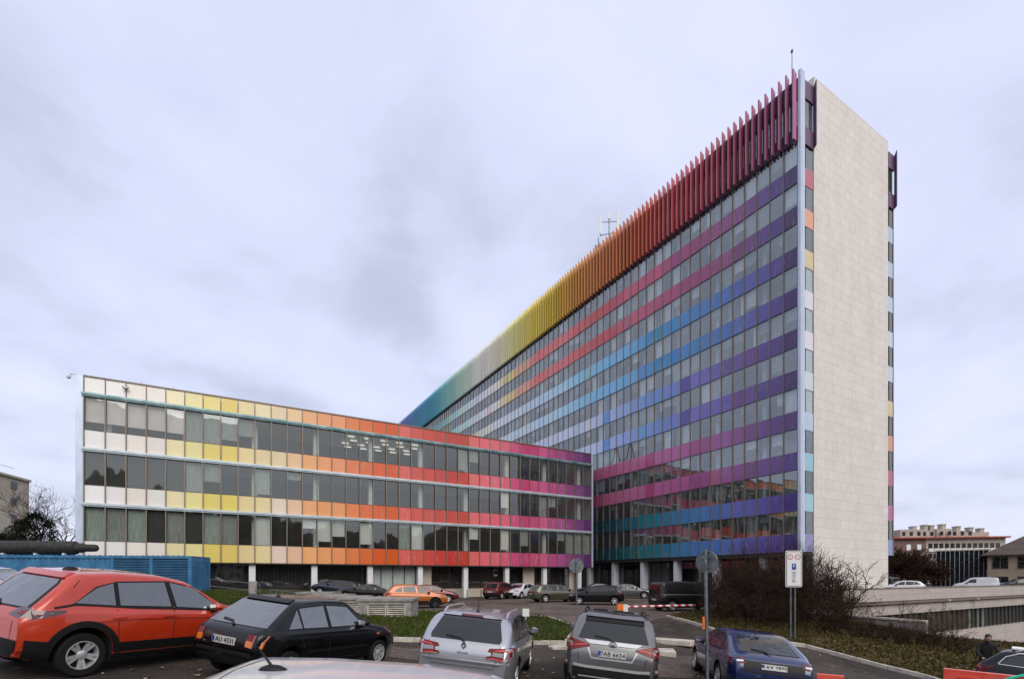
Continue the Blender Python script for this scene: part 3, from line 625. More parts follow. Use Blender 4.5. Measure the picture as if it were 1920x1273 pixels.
# rooftop bits of the wing
def tg(o, label, cat, group=None):
    o['label'] = label; o['category'] = cat
    if group: o['group'] = group
    return o
def wl(x, y, z): return W0+E_*x+D*y+Vector((0, 0, z))
t = thing('security_camera', 'white dome security camera on a bracket at the roof corner of the low wing', 'camera', tuple(wl(-.46, .1, 14.2)))
m = MB(); m.path([(0, 0, 0), (-.25, 0, .12), (-.5, 0, 0)], .025, 6); m.build('bracket', 'frame_pale', t)
m = MB(); m.lathe([(0, .08), (.09, .08), (.13, 0), (.12, -.1), (.07, -.17), (0, -.19)], 14, Matrix.Translation((-.5, 0, -.05))); m.build('dome', 'steel_white', t, smooth=40)
t = thing('floodlight', 'small dark floodlight fixed below the roof edge of the white panels', 'floodlight', tuple(wl(2*WB, -.1, 13.75)), math.atan2(E_.y, E_.x))
m = MB(); m.box(-.17, .17, -.28, -.1, -.07, .07); m.build('housing', 'frame_dark', t); m = MB(); m.box(-.05, .05, -.1, .03, -.03, .03); m.box(-.13, .13, -.285, -.281, -.05, .05); m.build('bracket', 'frame_pale', t)
for q, (x, lb) in enumerate(((3.2, 'thin lightning rod above the cream panels of the low wing'), (5.2, 'thin lightning rod above the yellow panels of the low wing'))):
    m = MB(); p = wl(x, 1.0, 13.8); m.tube(p, p+Vector((0, 0, 1.0)), .015, .01, 5); m.box(p.x-.06, p.x+.06, p.y-.06, p.y+.06, p.z, p.z+.2); tg(m.build('lightning_rod', 'frame_dark'), lb, 'lightning rod', 'rods on the wing roof')
# tower roof masts
def tl(x, y, z): return T0+D*x+E_*(-y)+Vector((0, 0, z))
def tower_s(px, yoff):          # distance along the tower at which a point yoff inside shows at column px
    k = (px-CX)/FPX; A = T0+E_*yoff; return (k*A.y-A.x)/(D.x-k*D.y)
m = MB(); s_ = tower_s(1485, .6); p = T0+E_*.6+D*s_; m.tube(p+Vector((0, 0, 39.4)), p+Vector((0, 0, 43.2)), .04, .025, 6); m.box(p.x-.07, p.x+.07, p.y-.07, p.y+.07, 43.2, 43.4)
tg(m.build('roof_mast', 'frame_dark'), 'thin mast rising from the tower roof beside its tallest corner', 'mast')
def antenna_frame(px, heights, label, wide):
    yo = 2.0; s_ = tower_s(px, yo); p = T0+E_*yo+D*s_; t = thing('antenna_mast', label, 'antenna', (p.x, p.y, 39.4)); H = heights
    m = MB(); m.tube((0, 0, 0), (0, 0, H), .07, .06, 8); m.build('pole', 'steel_galv', t)
    m = MB()
    if wide:
        m.tube((-1.15, 0, H-2.4), (1.15, 0, H-1.9), .045, n=5); m.tube((-1.1, 0, H-.7), (1.1, 0, H-.6), .04, n=5); m.tube((-1.1, 0, H-2.4), (-1.1, 0, H-.6), .04, n=5); m.tube((1.1, 0, H-1.9), (1.1, 0, H-.2), .04, n=5)
        m.build('crossarm', 'steel_galv', t)
        for x, z0, z1 in ((-1.1, H-2.3, H+.0), (1.1, H-1.8, H+.55), (0, H-.4, H+.35)): m = MB(); m.box(x-.14, x+.14, -.22, -.1, z0, z1); m.build('panel_antenna', 'steel_white', t)
    else:
        for z in (1.4, 2.2, 3.0): m.tube((-.35, 0, z), (.35, 0, z), .03, n=4)
        m.build('crossarm', 'steel_galv', t)
        for x, z0, z1 in ((-.4, 1.2, 3.6), (.35, 1.6, 3.2), (.15, 2.6, 3.7)): m = MB(); m.box(x-.09, x+.09, -.16, -.04, z0, z1); m.build('panel_antenna', 'steel_galv', t)
antenna_frame(1142, 6.0, 'mobile antenna frame with three white panels on the tower roof', True)
antenna_frame(1122, 4.6, 'slim dark mobile antenna cluster left of the wide white one', False)

# ------------------------------------------------------------------ podium right of the tower (local x along its wall, y inward)
PO = T0+D*(-1.6)
podium = thing('podium_building', 'long pale stone podium with a dark window strip below the roof car park', 'podium', (PO.x, PO.y, 0), math.atan2(E_.y, E_.x))
PL = 150
m = MB(); m.box(.3, PL, 0, .4, -2.15, -1.06); m.build('parapet', 'stone_podium', podium)
m = MB(); m.box(.2, PL, -.06, .46, -1.055, -.98); m.build('coping', 'frame_tan', podium)
m = MB(); m.box(.3, PL, -.25, .5, -2.42, -2.30); m.box(.3, PL, .12, .5, -2.3, -2.16); m.build('gutter_ledge', 'frame_tan', podium)
m = MB(); m.box(.3, PL, .05, .5, -3.38, -2.53); m.build('wall_band', 'stone_podium', podium)
m = MB(); m.box(.3, PL, .3, 1.5, -2.55, -2.40); m.build('shadow_gap', 'frame_dark', podium)
m = MB(); m.box(.3, PL, .45, .48, -5.57, -3.38); m.build('window_strip', 'glass', podium)
m = MB()
for i in range(90): m.box(.3+i*1.2, .36+i*1.2, .35, .44, -5.57, -3.38)
m.build('window_frame', 'frame_dark', podium)
m = MB(); m.box(.3, PL, 1.6, 1.8, -5.6, -3.3); m.build('inner_wall', 'interior_dark', podium)
for x in (30.5, 32.6, 34.2): m = MB(); m.box(x, x+.55, .7, .75, -5.57, -3.38); m.build('curtain', 'curtain', podium)
m = MB(); m.box(.3, PL, .02, .6, -9.8, -5.58); m.build('lower_wall', 'stone_podium', podium)
m = MB()
for x in (22, 29): m.box(x, x+.5, -.5, -.26, -2.4, -2.2); m.tube((x+.25, -.15, -2.4), (x+.25, -.15, -3.3), .05, n=6)
m.build('downpipe', 'frame_pale', podium)
m = MB(); m.box(14.2, PL, .45, 14, -1.95, -1.9); m.build('roof_deck', 'asphalt_lot', podium)

# ------------------------------------------------------------------ retaining walls in front of the sunken yard
def low_wall(pts, top, w_, label, cap='kerb_stone', base=-9, grp=None):
    t = thing('retaining_wall', label, 'wall', (pts[0][0], pts[0][1], 0), 0, grp); o0 = Vector((*pts[0], 0))
    for nm, z0, z1, ww, mt_ in (('wall', base, 0, w_, 'concrete'), ('coping', 0, .09, w_+.12, cap)):
        m = MB()
        for i, (a, b) in enumerate(zip(pts, pts[1:])):
            ta, tb = top[i], top[i+1]; a = Vector((*a, 0))-o0; b = Vector((*b, 0))-o0; n_ = Vector((-(b-a).y, (b-a).x, 0)).normalized()*ww/2; base_ = len(m.v)
            for q, lo in ((0, True), (1, False)):
                for p, tt in ((a-n_, ta), (b-n_, tb), (b+n_, tb), (a+n_, ta)): m.v.append((p.x, p.y, (tt+z0 if nm == 'coping' else base) if lo else tt+z1))
            for f in ((0, 3, 2, 1), (4, 5, 6, 7), (0, 1, 5, 4), (1, 2, 6, 5), (2, 3, 7, 6), (3, 0, 4, 7)): m.face(tuple(base_+i_ for i_ in f))
        m.build(nm, mt_, t)
low_wall([(12.9, 35.2), (20.65, 24.6)], [-2.0, -2.25], .3, 'low retaining wall behind the brown bushes with a pale coping')
low_wall([(20.9, 24.55), (32, 21.6), (44, 18.4)], [-3.35, -3.6, -4.2], .3, 'lower retaining wall beside the person at the right edge')

# ------------------------------------------------------------------ cars
def smooth_prof(pts, k=.05):
    def lin_(x):
        if x <= pts[0][0]: return pts[0][1]
        for (a, za), (b, zb) in zip(pts, pts[1:]):
            if x <= b: return za+(zb-za)*(x-a)/max(1e-6, b-a)
        return pts[-1][1]
    def f(x): return sum(lin_(x+k*d)*w_ for d, w_ in ((-1, .12), (-.5, .22), (0, .32), (.5, .22), (1, .12)))
    return f
KINDS = {
 # top: silhouette from tail (x=0) to nose; belt: window sill line; side windows and others as polygons
 'crossover': dict(L=4.21, W=1.80, wb=2.6, fo=.86, r=.335, tum=.36, top=[(0, .88), (.05, .98), (.22, 1.13), (.62, 1.535), (.72, 1.575), (1.3, 1.61), (2.0, 1.585), (2.45, 1.50), (3.15, 1.10), (3.3, 1.04), (4.0, .93), (4.17, .80), (4.21, .62)],
   belt=[(0, .90), (.3, 1.03), (1.2, .99), (3.1, .93), (4.21, .72)], tail=(.30, .98), win=[[(.62, 1.13), (.95, 1.36), (1.18, 1.43), (1.18, 1.085)], [(1.25, 1.085), (1.25, 1.44), (2.02, 1.465), (2.09, 1.05)], [(2.19, 1.045), (2.11, 1.465), (2.55, 1.37), (2.97, 1.05), (2.92, .995)]], rear=[(-.60, 1.05), (.60, 1.05), (.55, 1.40), (.50, 1.46), (-.50, 1.46), (-.55, 1.40)], front=[(-.66, 1.08), (.66, 1.08), (.55, 1.46), (-.55, 1.46)]),
 'hatch_old': dict(L=3.85, W=1.635, wb=2.45, fo=.74, r=.28, tum=.33, top=[(0, .62), (.03, .86), (.16, .93), (.80, 1.36), (.9, 1.395), (1.5, 1.42), (2.05, 1.40), (2.2, 1.36), (2.72, .97), (2.85, .93), (3.6, .80), (3.78, .70), (3.85, .5)],
   belt=[(0, .86), (.3, .89), (2.7, .87), (3.85, .62)], tail=(.28, .86), win=[[(.60, .93), (.83, 1.24), (.90, .93)], [(.94, .93), (.88, 1.26), (1.47, 1.30), (1.53, .92)], [(1.62, .92), (1.55, 1.30), (2.10, 1.27), (2.50, .92)]], rear=[(-.66, .95), (.66, .95), (.55, 1.31), (-.55, 1.31)], front=[(-.6, .98), (.6, .98), (.5, 1.33), (-.5, 1.33)]),
 'estate': dict(L=4.56, W=1.80, wb=2.7, fo=.95, r=.32, tum=.36, top=[(0, .72), (.03, .93), (.10, 1.0), (.48, 1.36), (.60, 1.42), (1.2, 1.465), (2.0, 1.48), (2.5, 1.45), (2.75, 1.39), (3.45, 1.03), (3.6, .98), (4.3, .82), (4.5, .70), (4.56, .5)],
   belt=[(0, .90), (.4, .99), (1.2, .96), (3.4, .90), (4.56, .66)], tail=(.30, .92), win=[[(.50, 1.05), (.72, 1.30), (1.1, 1.36), (1.15, 1.02)], [(1.22, 1.015), (1.18, 1.365), (2.02, 1.385), (2.1, .985)], [(2.19, .98), (2.11, 1.385), (2.6, 1.33), (3.2, .98)]], rear=[(-.62, 1.0), (.62, 1.0), (.64, 1.06), (.54, 1.35), (-.54, 1.35), (-.64, 1.06)], front=[(-.62, 1.02), (.62, 1.02), (.53, 1.38), (-.53, 1.38)]),
 'suv': dict(L=4.6, W=1.845, wb=2.66, fo=.93, r=.355, tum=.33, top=[(0, .80), (.03, 1.06), (.12, 1.14), (.50, 1.53), (.62, 1.62), (1.2, 1.665), (2.0, 1.67), (2.5, 1.61), (2.7, 1.54), (3.4, 1.18), (3.55, 1.12), (4.3, 1.0), (4.53, .85), (4.6, .6)],
   belt=[(0, 1.02), (.4, 1.10), (1.2, 1.06), (3.3, 1.0), (4.6, .8)], tail=(.34, 1.05), win=[[(.55, 1.17), (.78, 1.45), (1.12, 1.52), (1.15, 1.13)], [(1.22, 1.125), (1.18, 1.53), (2.0, 1.55), (2.07, 1.09)], [(2.16, 1.085), (2.09, 1.55), (2.55, 1.48), (3.15, 1.08)]], rear=[(-.67, 1.15), (.67, 1.15), (.56, 1.50), (-.56, 1.50)], front=[(-.66, 1.17), (.66, 1.17), (.55, 1.54), (-.55, 1.54)]),
 'liftback': dict(L=4.66, W=1.81, wb=2.69, fo=.90, r=.32, tum=.38, top=[(0, .66), (.03, .90), (.22, 1.02), (.34, 1.04), (1.18, 1.385), (1.4, 1.43), (2.0, 1.461), (2.5, 1.43), (2.75, 1.37), (3.5, 1.01), (3.65, .96), (4.4, .80), (4.6, .68), (4.66, .48)],
   belt=[(0, .88), (.4, .97), (1.2, .95), (3.5, .89), (4.66, .64)], tail=(.30, .95), win=[[(.78, 1.03), (1.12, 1.24), (1.15, 1.0)], [(1.22, .995), (1.2, 1.28), (1.32, 1.33), (2.02, 1.37), (2.1, .965)], [(2.19, .96), (2.11, 1.375), (2.6, 1.32), (3.25, .96)]], rear=[(-.63, 1.05), (.63, 1.05), (.53, 1.36), (-.53, 1.36)], front=[(-.62, 1.0), (.62, 1.0), (.53, 1.36), (-.53, 1.36)]),
 'hatch': dict(L=4.1, W=1.76, wb=2.57, fo=.83, r=.315, tum=.36, top=[(0, .70), (.03, .95), (.12, 1.03), (.48, 1.36), (.6, 1.42), (1.2, 1.47), (1.9, 1.46), (2.3, 1.40), (3.0, 1.04), (3.15, .99), (3.85, .84), (4.04, .72), (4.1, .5)],
   belt=[(0, .92), (.4, 1.0), (1.2, .96), (3.0, .90), (4.1, .66)], tail=(.30, .95), win=[[(.55, 1.06), (.8, 1.30), (1.05, 1.36), (1.08, 1.02)], [(1.14, 1.015), (1.12, 1.365), (1.8, 1.37), (1.86, .985)], [(1.95, .98), (1.88, 1.37), (2.3, 1.31), (2.78, .98)]], rear=[(-.62, 1.06), (.62, 1.06), (.54, 1.35), (-.54, 1.35)], front=[(-.6, 1.03), (.6, 1.03), (.52, 1.36), (-.52, 1.36)]),
 'saloon': dict(L=4.6, W=1.8, wb=2.75, fo=.85, r=.33, tum=.38, top=[(0, .66), (.03, .96), (.15, 1.03), (.75, 1.07), (1.5, 1.38), (1.8, 1.43), (2.3, 1.42), (2.7, 1.36), (3.35, 1.0), (3.5, .96), (4.35, .80), (4.53, .70), (4.6, .5)],
   belt=[(0, .90), (.4, .97), (1.2, .95), (3.4, .88), (4.6, .66)], tail=(.30, .95), win=[[(1.2, 1.0), (1.6, 1.30), (2.1, 1.34), (2.12, .97)], [(2.2, .965), (2.18, 1.34), (2.6, 1.3), (3.1, .96)]], rear=[(-.6, 1.1), (.6, 1.1), (.5, 1.35), (-.5, 1.35)], front=[(-.6, 1.0), (.6, 1.0), (.52, 1.35), (-.52, 1.35)]),
 'van': dict(L=4.4, W=1.81, wb=2.73, fo=.93, r=.33, tum=.12, top=[(0, .80), (.03, 1.55), (.10, 1.74), (.25, 1.80), (1.5, 1.82), (2.4, 1.78), (2.7, 1.70), (3.3, 1.25), (3.5, 1.12), (4.1, .98), (4.33, .80), (4.4, .5)],
   belt=[(0, 1.06), (3.3, 1.02), (4.4, .76)], tail=(.32, 1.0), win=[[(2.15, 1.12), (2.12, 1.62), (2.6, 1.58), (3.1, 1.12)]], rear=[(-.68, 1.12), (.68, 1.12), (.64, 1.60), (-.64, 1.60)], front=[(-.7, 1.22), (.7, 1.22), (.62, 1.66), (-.62, 1.66)]),
}
def car_body(kd, paint_name):
    L, W, tum = kd['L'], kd['W'], kd['tum']; top = smooth_prof(kd['top']); belt = smooth_prof(kd['belt'], .15); hw0 = W/2
    n = int(L/.075); xs = [L*i/n for i in range(n+1)]; xs = sorted(set([0, .015, .045]+xs[1:-1]+[L-.045, L-.015, L])); m = MB(); K = None
    for x in xs:
        e = min(x, L-x); c = .62 if x < L/2 else .85; pl = 1-(.15 if x < L/2 else .24)*max(0, 1-e/c)**2.4; hw = hw0*pl
        zt = top(x) if 0 < x < L else top(x)-.01; zb = min(belt(x), zt-.035); z0 = .20+.14*max(0, 1-e/.5)**1.5
        zr = max(zb+.012, zt-.075); yb = hw*.945; g = max(0, zr-zb); yr = yb-g*tum
        if g < .12: yr = min(yr, yb-.02)
        gap = zt-zr
        sec = [(0, z0), (hw*.72, z0), (hw*.90, z0+.03), (hw*.965, z0+.12), (hw*.985, .46), (hw*1.0, .60), (hw*.995, min(.72, zb-.1)), (hw*.982, zb-.05), (hw*.965, zb-.012), (yb, zb)]
        for q in (.25, .5, .75, 1): sec.append((yb+(yr-yb)*q, zb+(zr-zb)*q))
        sec += [(yr-.03-.02*min(1, g*3), zr+gap*.55), (yr*.86, zr+gap*.80), (yr*.55, zr+gap*.95), (yr*.25, zt-.004), (0, zt)]
        K = len(sec); m.v += [(x, y, z) for y, z in sec]+[(x, -y, z) for y, z in reversed(sec[1:-1])]
    P = 2*K-2; ns = len(xs)
    for i in range(ns-1):
        for j in range(P): j2 = (j+1) % P; m.face((i*P+j, i*P+j2, (i+1)*P+j2, (i+1)*P+j))
    m.face(tuple(range(P-1, -1, -1))); m.face(tuple((ns-1)*P+j for j in range(P)))
    me = m.mesh('body', [paint_name, 'underbody'])
    bm = bmesh.new(); bm.from_mesh(me); bmesh.ops.recalc_face_normals(bm, faces=bm.faces); bm.to_mesh(me); bm.free()
    body = link('body', me); r = kd['r']; cuts = []
    for xw in (L-kd['fo']-kd['wb'], L-kd['fo']):
        for sgn in (1, -1):
            c = MB(); ra = r+.075; poly = [(xw+ra*math.cos(R(a)), r+.02+ra*math.sin(R(a))) for a in range(-15, 196, 10)]+[(xw-ra*.97, -.3), (xw+ra*.97, -.3)]
            b = len(c.v); y0, y1 = sgn*(hw0-.34), sgn*(hw0+.3); nn = len(poly); c.v += [(x, y0, z) for x, z in poly]+[(x, y1, z) for x, z in poly]
            c.face(tuple(range(nn))); c.face(tuple(range(2*nn-1, nn-1, -1)))
            for i in range(nn): j = (i+1) % nn; c.face((i, i+nn, j+nn, j))
            cm = c.mesh('cut', ['underbody']); bm = bmesh.new(); bm.from_mesh(cm); bmesh.ops.recalc_face_normals(bm, faces=bm.faces); bm.to_mesh(cm); bm.free()
            co_ = link('cut', cm); cuts.append(co_); md = body.modifiers.new('b', 'BOOLEAN'); md.object = co_; md.operation = 'DIFFERENCE'; md.solver = 'EXACT'
    dg = bpy.context.evaluated_depsgraph_get(); me2 = bpy.data.meshes.new_from_object(body.evaluated_get(dg))
    bpy.data.objects.remove(body)
    for c in cuts: bpy.data.objects.remove(c)
    me2.name = 'body'
    me2.polygons.foreach_set('use_smooth', [True]*len(me2.polygons)); me2.set_sharp_from_angle(angle=R(42))
    for p in me2.polygons:                      # underside and arch linings stay dark
        if p.material_index == 0 and ((p.normal.z < -.75 and p.center.z < .35) or p.center.z < (.37 if kd['L'] == 4.21 else .27)): p.material_index = 1
    return me2
class Decaller:
    def __init__(s, me):
        bm = bmesh.new(); bm.from_mesh(me); s.t = BVHTree.FromBMesh(bm); bm.free()
    def panel(s, axis, poly, off=.008, thick=.03, step=.16):
        """a shallow solid that follows the body: poly in (x,z) for L/R, (y,z) for B/F, (x,y) for T"""
        ax = {'L': (0, 2, 1, 1), 'R': (0, 2, 1, -1), 'B': (1, 2, 0, -1), 'F': (1, 2, 0, 1), 'T': (0, 1, 2, 1)}[axis]
        bm = bmesh.new(); vs_ = [bm.verts.new((a, b, 0)) for a, b in poly]; bm.faces.new(vs_)
        for k in (0, 1):
            lo = min(p[k] for p in poly); hi = max(p[k] for p in poly); n = int((hi-lo)/step)
            for i in range(1, n+1): bmesh.ops.bisect_plane(bm, geom=bm.verts[:]+bm.edges[:]+bm.faces[:], plane_co=(lo+(hi-lo)*i/(n+1),)*2+(0,), plane_no=(1, 0, 0) if k == 0 else (0, 1, 0))
        bmesh.ops.triangulate(bm, faces=bm.faces)
        m = MB(); bm.verts.index_update(); ok = True; ps = []; ns = []
        d = Vector((0, 0, 0)); d[ax[2]] = -ax[3]
        for v in bm.verts:
            o = Vector((0, 0, 0)); o[ax[0]] = v.co.x; o[ax[1]] = v.co.y; o[ax[2]] = 6*ax[3] if ax[2] != 0 else (-1 if ax[3] < 0 else 7)
            h, nr, i, dist = s.t.ray_cast(o, d)
            if h is None: ps.append(None); ns.append(None)
            else:
                if nr.dot(d) > 0: nr = -nr
                ps.append(h); ns.append(nr)
        good = [p for p in ps if p is not None]
        if not good: bm.free(); return m
        for i, v in enumerate(bm.verts):
            if ps[i] is None:
                o = Vector((0, 0, 0)); o[ax[0]] = v.co.x; o[ax[1]] = v.co.y; j = min((q for q in range(len(ps)) if ps[q] is not None), key=lambda q: (ps[q][ax[0]]-o[ax[0]])**2+(ps[q][ax[1]]-o[ax[1]])**2); ps[i] = ps[j].copy(); ns[i] = ns[j]
        N_ = len(ps); m.v = [tuple(p+n*off) for p, n in zip(ps, ns)]+[tuple(p+n*off+d*thick) for p, n in zip(ps, ns)]
        want = -d
        for f in bm.faces:
            idx = [v.index for v in f.verts]; a, b, c = (Vector(m.v[i]) for i in idx[:3])
            if (b-a).cross(c-a).dot(want) < 0: idx.reverse()
            m.face(tuple(idx)); m.face(tuple(i+N_ for i in reversed(idx)))
        for e in bm.edges:
            if len(e.link_faces) == 1: a, b = e.verts[0].index, e.verts[1].index; m.face((a, b, b+N_, a+N_))
        bm.free(); return m
def strip(pts, w_):
    """thin closed polygon round a polyline"""
    up, lo = [], []
    for i, p in enumerate(pts):
        a = Vector(pts[max(0, i-1)]); b = Vector(pts[min(len(pts)-1, i+1)]); d = (b-a).normalized(); n = Vector((-d.y, d.x))*w_/2; up.append(tuple(Vector(p)+n)); lo.append(tuple(Vector(p)-n))
    return up+lo[::-1]
WHEELS = {}
def wheel_meshes(r, style):
    k = (r, style)
    if k in WHEELS: return WHEELS[k]
    rr = r*.66; Mx = Matrix.Rotation(R(-90), 4, 'X')      # axle along +y
    t = MB(); t.lathe([(rr, -.10), (r*.93, -.105), (r*.985, -.085), (r, -.05), (r, .05), (r*.985, .085), (r*.93, .105), (rr, .10), (rr*.96, .06), (rr*.96, -.1)], 40, Mx, close=True)
    ty = t.mesh('tyre', 'rubber', 50)
    q = MB(); q.lathe([(rr*1.0, .095), (rr*.99, .108), (rr*.93, .108), (rr*.90, .07), (rr*.88, .0)], 40, Mx)
    q.mi = 1; q.lathe([(rr*.9, .01), (.0, .01)], 24, Mx); q.mi = 0
    ns, dbl = {'ten': (5, True), 'five': (5, False), 'seven': (7, False)}.get(style, (5, False))
    for i in range(ns):
        for o_ in ((-.13, .13) if dbl else (0,)):
            a = 2*math.pi*i/ns+o_*1.4; w0, w1 = (.020, .026) if dbl else (.030, .042); b = len(q.v)
            for rad, ww, y in ((.05, w0, .075), (rr*.94, w1, .10)):
                for sx, sy in ((-1, 0), (1, 0), (1, -1), (-1, -1)):
                    p = Vector((rad*math.cos(a)-sx*ww*math.sin(a), 0, rad*math.sin(a)+sx*ww*math.cos(a))); q.v.append((p.x, y+sy*.035, p.z))
            for f in ((0, 1, 5, 4), (1, 2, 6, 5), (2, 3, 7, 6), (3, 0, 4, 7)): q.face(tuple(b+i_ for i_ in f))
    q.lathe([(0, .10), (.05, .098), (.07, .085), (.07, .04)], 20, Mx)
    ri = q.mesh('rim', ['rim_dark' if style == 'dark' else 'rim_silver', 'underbody'], 40); WHEELS[k] = (ty, ri); return WHEELS[k]
BODIES = {}
def make_car(kind, paint_name, label, cat, pos, heading, plate=None, detail=2, name='parked_car', group='cars parked round the office building', style='five', glass='car_glass', cladding=False, rails=False, tilt=True, plate_y=None, ref='rear', rear_lamps=None, extra=None, arch=False, zoff=0, clad_mat='plastic_black'):
    """pos: ground point under the rear bumper centre (ref 'rear') or the middle; heading: degrees right of +Y"""
    kd = KINDS[kind]; L, W, r = kd['L'], kd['W'], kd['r']; hd = R(90-heading)
    fx = Vector((math.cos(hd), math.sin(hd), 0)); lf = Vector((-fx.y, fx.x, 0)); p = Vector((pos[0], pos[1], 0))
    if ref == 'mid': p = p-fx*L/2
    # seat the car on the terrain: sample at the wheels
    xr, xf = L-kd['fo']-kd['wb'], L-kd['fo']; h = lambda q: terrain(q.x, q.y)
    hr = [h(p+fx*xr+lf*W*.42*s_) for s_ in (1, -1)]; hf = [h(p+fx*xf+lf*W*.42*s_) for s_ in (1, -1)]
    zc_ = (sum(hr)+sum(hf))/4+zoff; sx = (sum(hf)-sum(hr))/2/kd['wb']; sy = ((hr[0]+hf[0])-(hr[1]+hf[1]))/2/(W*.84)
    X = (fx+Vector((0, 0, sx))).normalized(); Y_ = (lf+Vector((0, 0, sy))); Z = X.cross(Y_).normalized(); Y_ = Z.cross(X)
    mid = p+fx*(xr+xf)/2; org = Vector((mid.x, mid.y, zc_))-X*((xr+xf)/2)+Z*.012
    root = thing(name, label, cat, group=group); M4 = Matrix((X, Y_, Z)).transposed().to_4x4(); M4.translation = org; root.matrix_world = M4
    root.rotation_mode = 'XYZ'; root.location = M4.to_translation(); root.rotation_euler = M4.to_euler()
    key = (kind, paint_name)
    if key not in BODIES: me = car_body(kd, paint_name); BODIES[key] = (me, Decaller(me), {})
    me, dc, cache = BODIES[key]; body = link('body', me, root)
    def pan(nm, axis, poly, mt_, off=.008, thick=.03, par=None, sm=30, step=.16):
        m = dc.panel(axis, poly, off, thick, step)
        return m.build(nm, mt_, par or root, smooth=sm) if m.v else None
    def sides(nm, poly, mt_, **k): return [pan(nm, a, poly, mt_, **k) for a in ('L', 'R')]
    st = .16 if detail > 1 else .4
    for poly in kd['win']:
        if detail > 1:
            cx_ = sum(p_[0] for p_ in poly)/len(poly); cz_ = sum(p_[1] for p_ in poly)/len(poly)
            fr = [(cx_+(x-cx_)*1.06+(.012 if x > cx_ else -.012), cz_+(z-cz_)*1.07+(.01 if z > cz_ else -.01)) for x, z in poly]; sides('window_trim', fr, 'plastic_black', off=.004)
        sides('window', poly, glass, off=.009, step=st)
    if detail > 1:
        for wa, wb_ in zip(kd['win'], kd['win'][1:]):
            xa = max(q[0] for q in wa); xb = min(q[0] for q in wb_); A_ = sorted([q for q in wa if q[0] > xa-.13], key=lambda q: q[1]); B_ = sorted([q for q in wb_ if q[0] < xb+.13], key=lambda q: q[1])
            if A_[-1][1]-A_[0][1] < .1: continue
            sides('door_pillar', [A_[0], B_[0], B_[-1], A_[-1]], 'plastic_black', off=.006)
    pan('rear_window', 'B', kd['rear'], glass, .009, step=st); pan('windscreen', 'F', kd['front'], glass, .009, step=st)
    ty, ri = wheel_meshes(r, style)
    for xw in (xr, xf):
        for sg in (1, -1):
            wo = link('wheel', ty, root); wo.location = (xw, sg*(W/2-.125), r); wo.rotation_euler = (0, random.uniform(0, 1.2), 0 if sg > 0 else math.pi)
            link('rim', ri, wo)
    # arch rings
    ra = r+.078
    for xw in (xr, xf):
        a0, a1 = (8, 172) if not cladding else (-4, 184); ww = (.095 if kind == 'crossover' else .05) if cladding else .018
        pts = [(xw+(ra+ww)*math.cos(R(a)), r+.02+(ra+ww)*math.sin(R(a))) for a in range(a0, a1+1, 8)]+[(xw+(ra+.001)*math.cos(R(a)), r+.02+(ra+.001)*math.sin(R(a))) for a in range(a1, a0-1, -8)]
        if detail > 1 and (cladding or arch): sides('wheel_arch_trim', pts, clad_mat, off=.012, step=.5)
    if cladding:
        sides('sill_cladding', [(xr+ra+.02, .25), (xf-ra-.02, .25), (xf-ra-.03, .42 if kind != 'crossover' else .50), (xr+ra+.03, .42 if kind != 'crossover' else .50)], clad_mat, off=.012)
        pan('rear_bumper_cladding', 'B', [(-W*.38, .355), (W*.38, .355), (W*.40, .60), (-W*.40, .60)], clad_mat, .02)
        sides('bumper_corner', [(.06, .36), (xr-ra-.01, .30), (xr-ra-.04, .58), (.06, .61)], clad_mat, off=.02, step=.08)
    z0, z1 = kd['tail']
    RL = rear_lamps or [('lamp_red', [(W*.30, z1-.14), (W*.455, z1-.16), (W*.455, z1+.02), (W*.32, z1)])]
    for mt_, poly in RL:
        for s_ in (1, -1): pan('tail_light', 'B', [(y*s_, z) for y, z in poly], mt_, .014)
    if kind not in ('van', 'hatch_old'): sides('tail_light_side', [(.12, z1-.14), (.24, z1-.12), (.30, z1-.04), (.12, z1-.03)] if kind != 'crossover' else [(.12, .93), (.20, .92), (.48, 1.00), (.50, 1.03), (.14, 1.02)], RL[0][0], off=.012)
    for s_ in (1, -1): pan('headlight', 'F', [(s_*W*.24, .66), (s_*W*.44, .68), (s_*W*.44, .80), (s_*W*.27, .76)], 'lamp_clear', .012)
    pan('grille', 'F', [(-W*.2, .36), (W*.2, .36), (W*.22, .60), (-W*.22, .60)], 'plastic_black', .012)
    bars = {'suv': [[(.50, 1.035), (.66, 1.015), (.80, .985)], [(.81, .95), (.87, .96)]], 'estate': [[(.56, .885), (.72, .90), (.80, .875)], [(.52, .765), (.70, .745), (.80, .79)]]}.get(kind, []) if detail > 1 else []
    for bpts in bars:
        for s_ in (1, -1): pan('light_bar', 'B', strip([(y*s_, z) for y, z in bpts], .018), 'lamp_bar', .024, .015)
    # plate with lettering
    pz = plate_y if plate_y is not None else .70
    pl = pan('number_plate', 'B', [(-.26, pz-.055), (.26, pz-.055), (.26, pz+.055), (-.26, pz+.055)], 'plate_white', .016)
    if plate and pl:
        h0 = dc.t.ray_cast(Vector((-1, 0, pz)), Vector((1, 0, 0)))[0]; x0 = h0.x if h0 else 0
        Mt = Matrix.Translation((x0-.020, -.012, pz)) @ Matrix(((0, 0, -1, 0), (-1, 0, 0, 0), (0, 1, 0, 0), (0, 0, 0, 1)))
        text_mesh(plate, .118, 'ink', Mt, pl); m = MB(); m.box(x0-.0205, x0-.012, .215, .26, pz-.054, pz+.054); m.build('plate_band', 'plate_blue', pl)
    # mirrors
    wx = max(q[0] for q in kd['win'][-1])-.13; zb = smooth_prof(kd['belt'], .15)(wx)
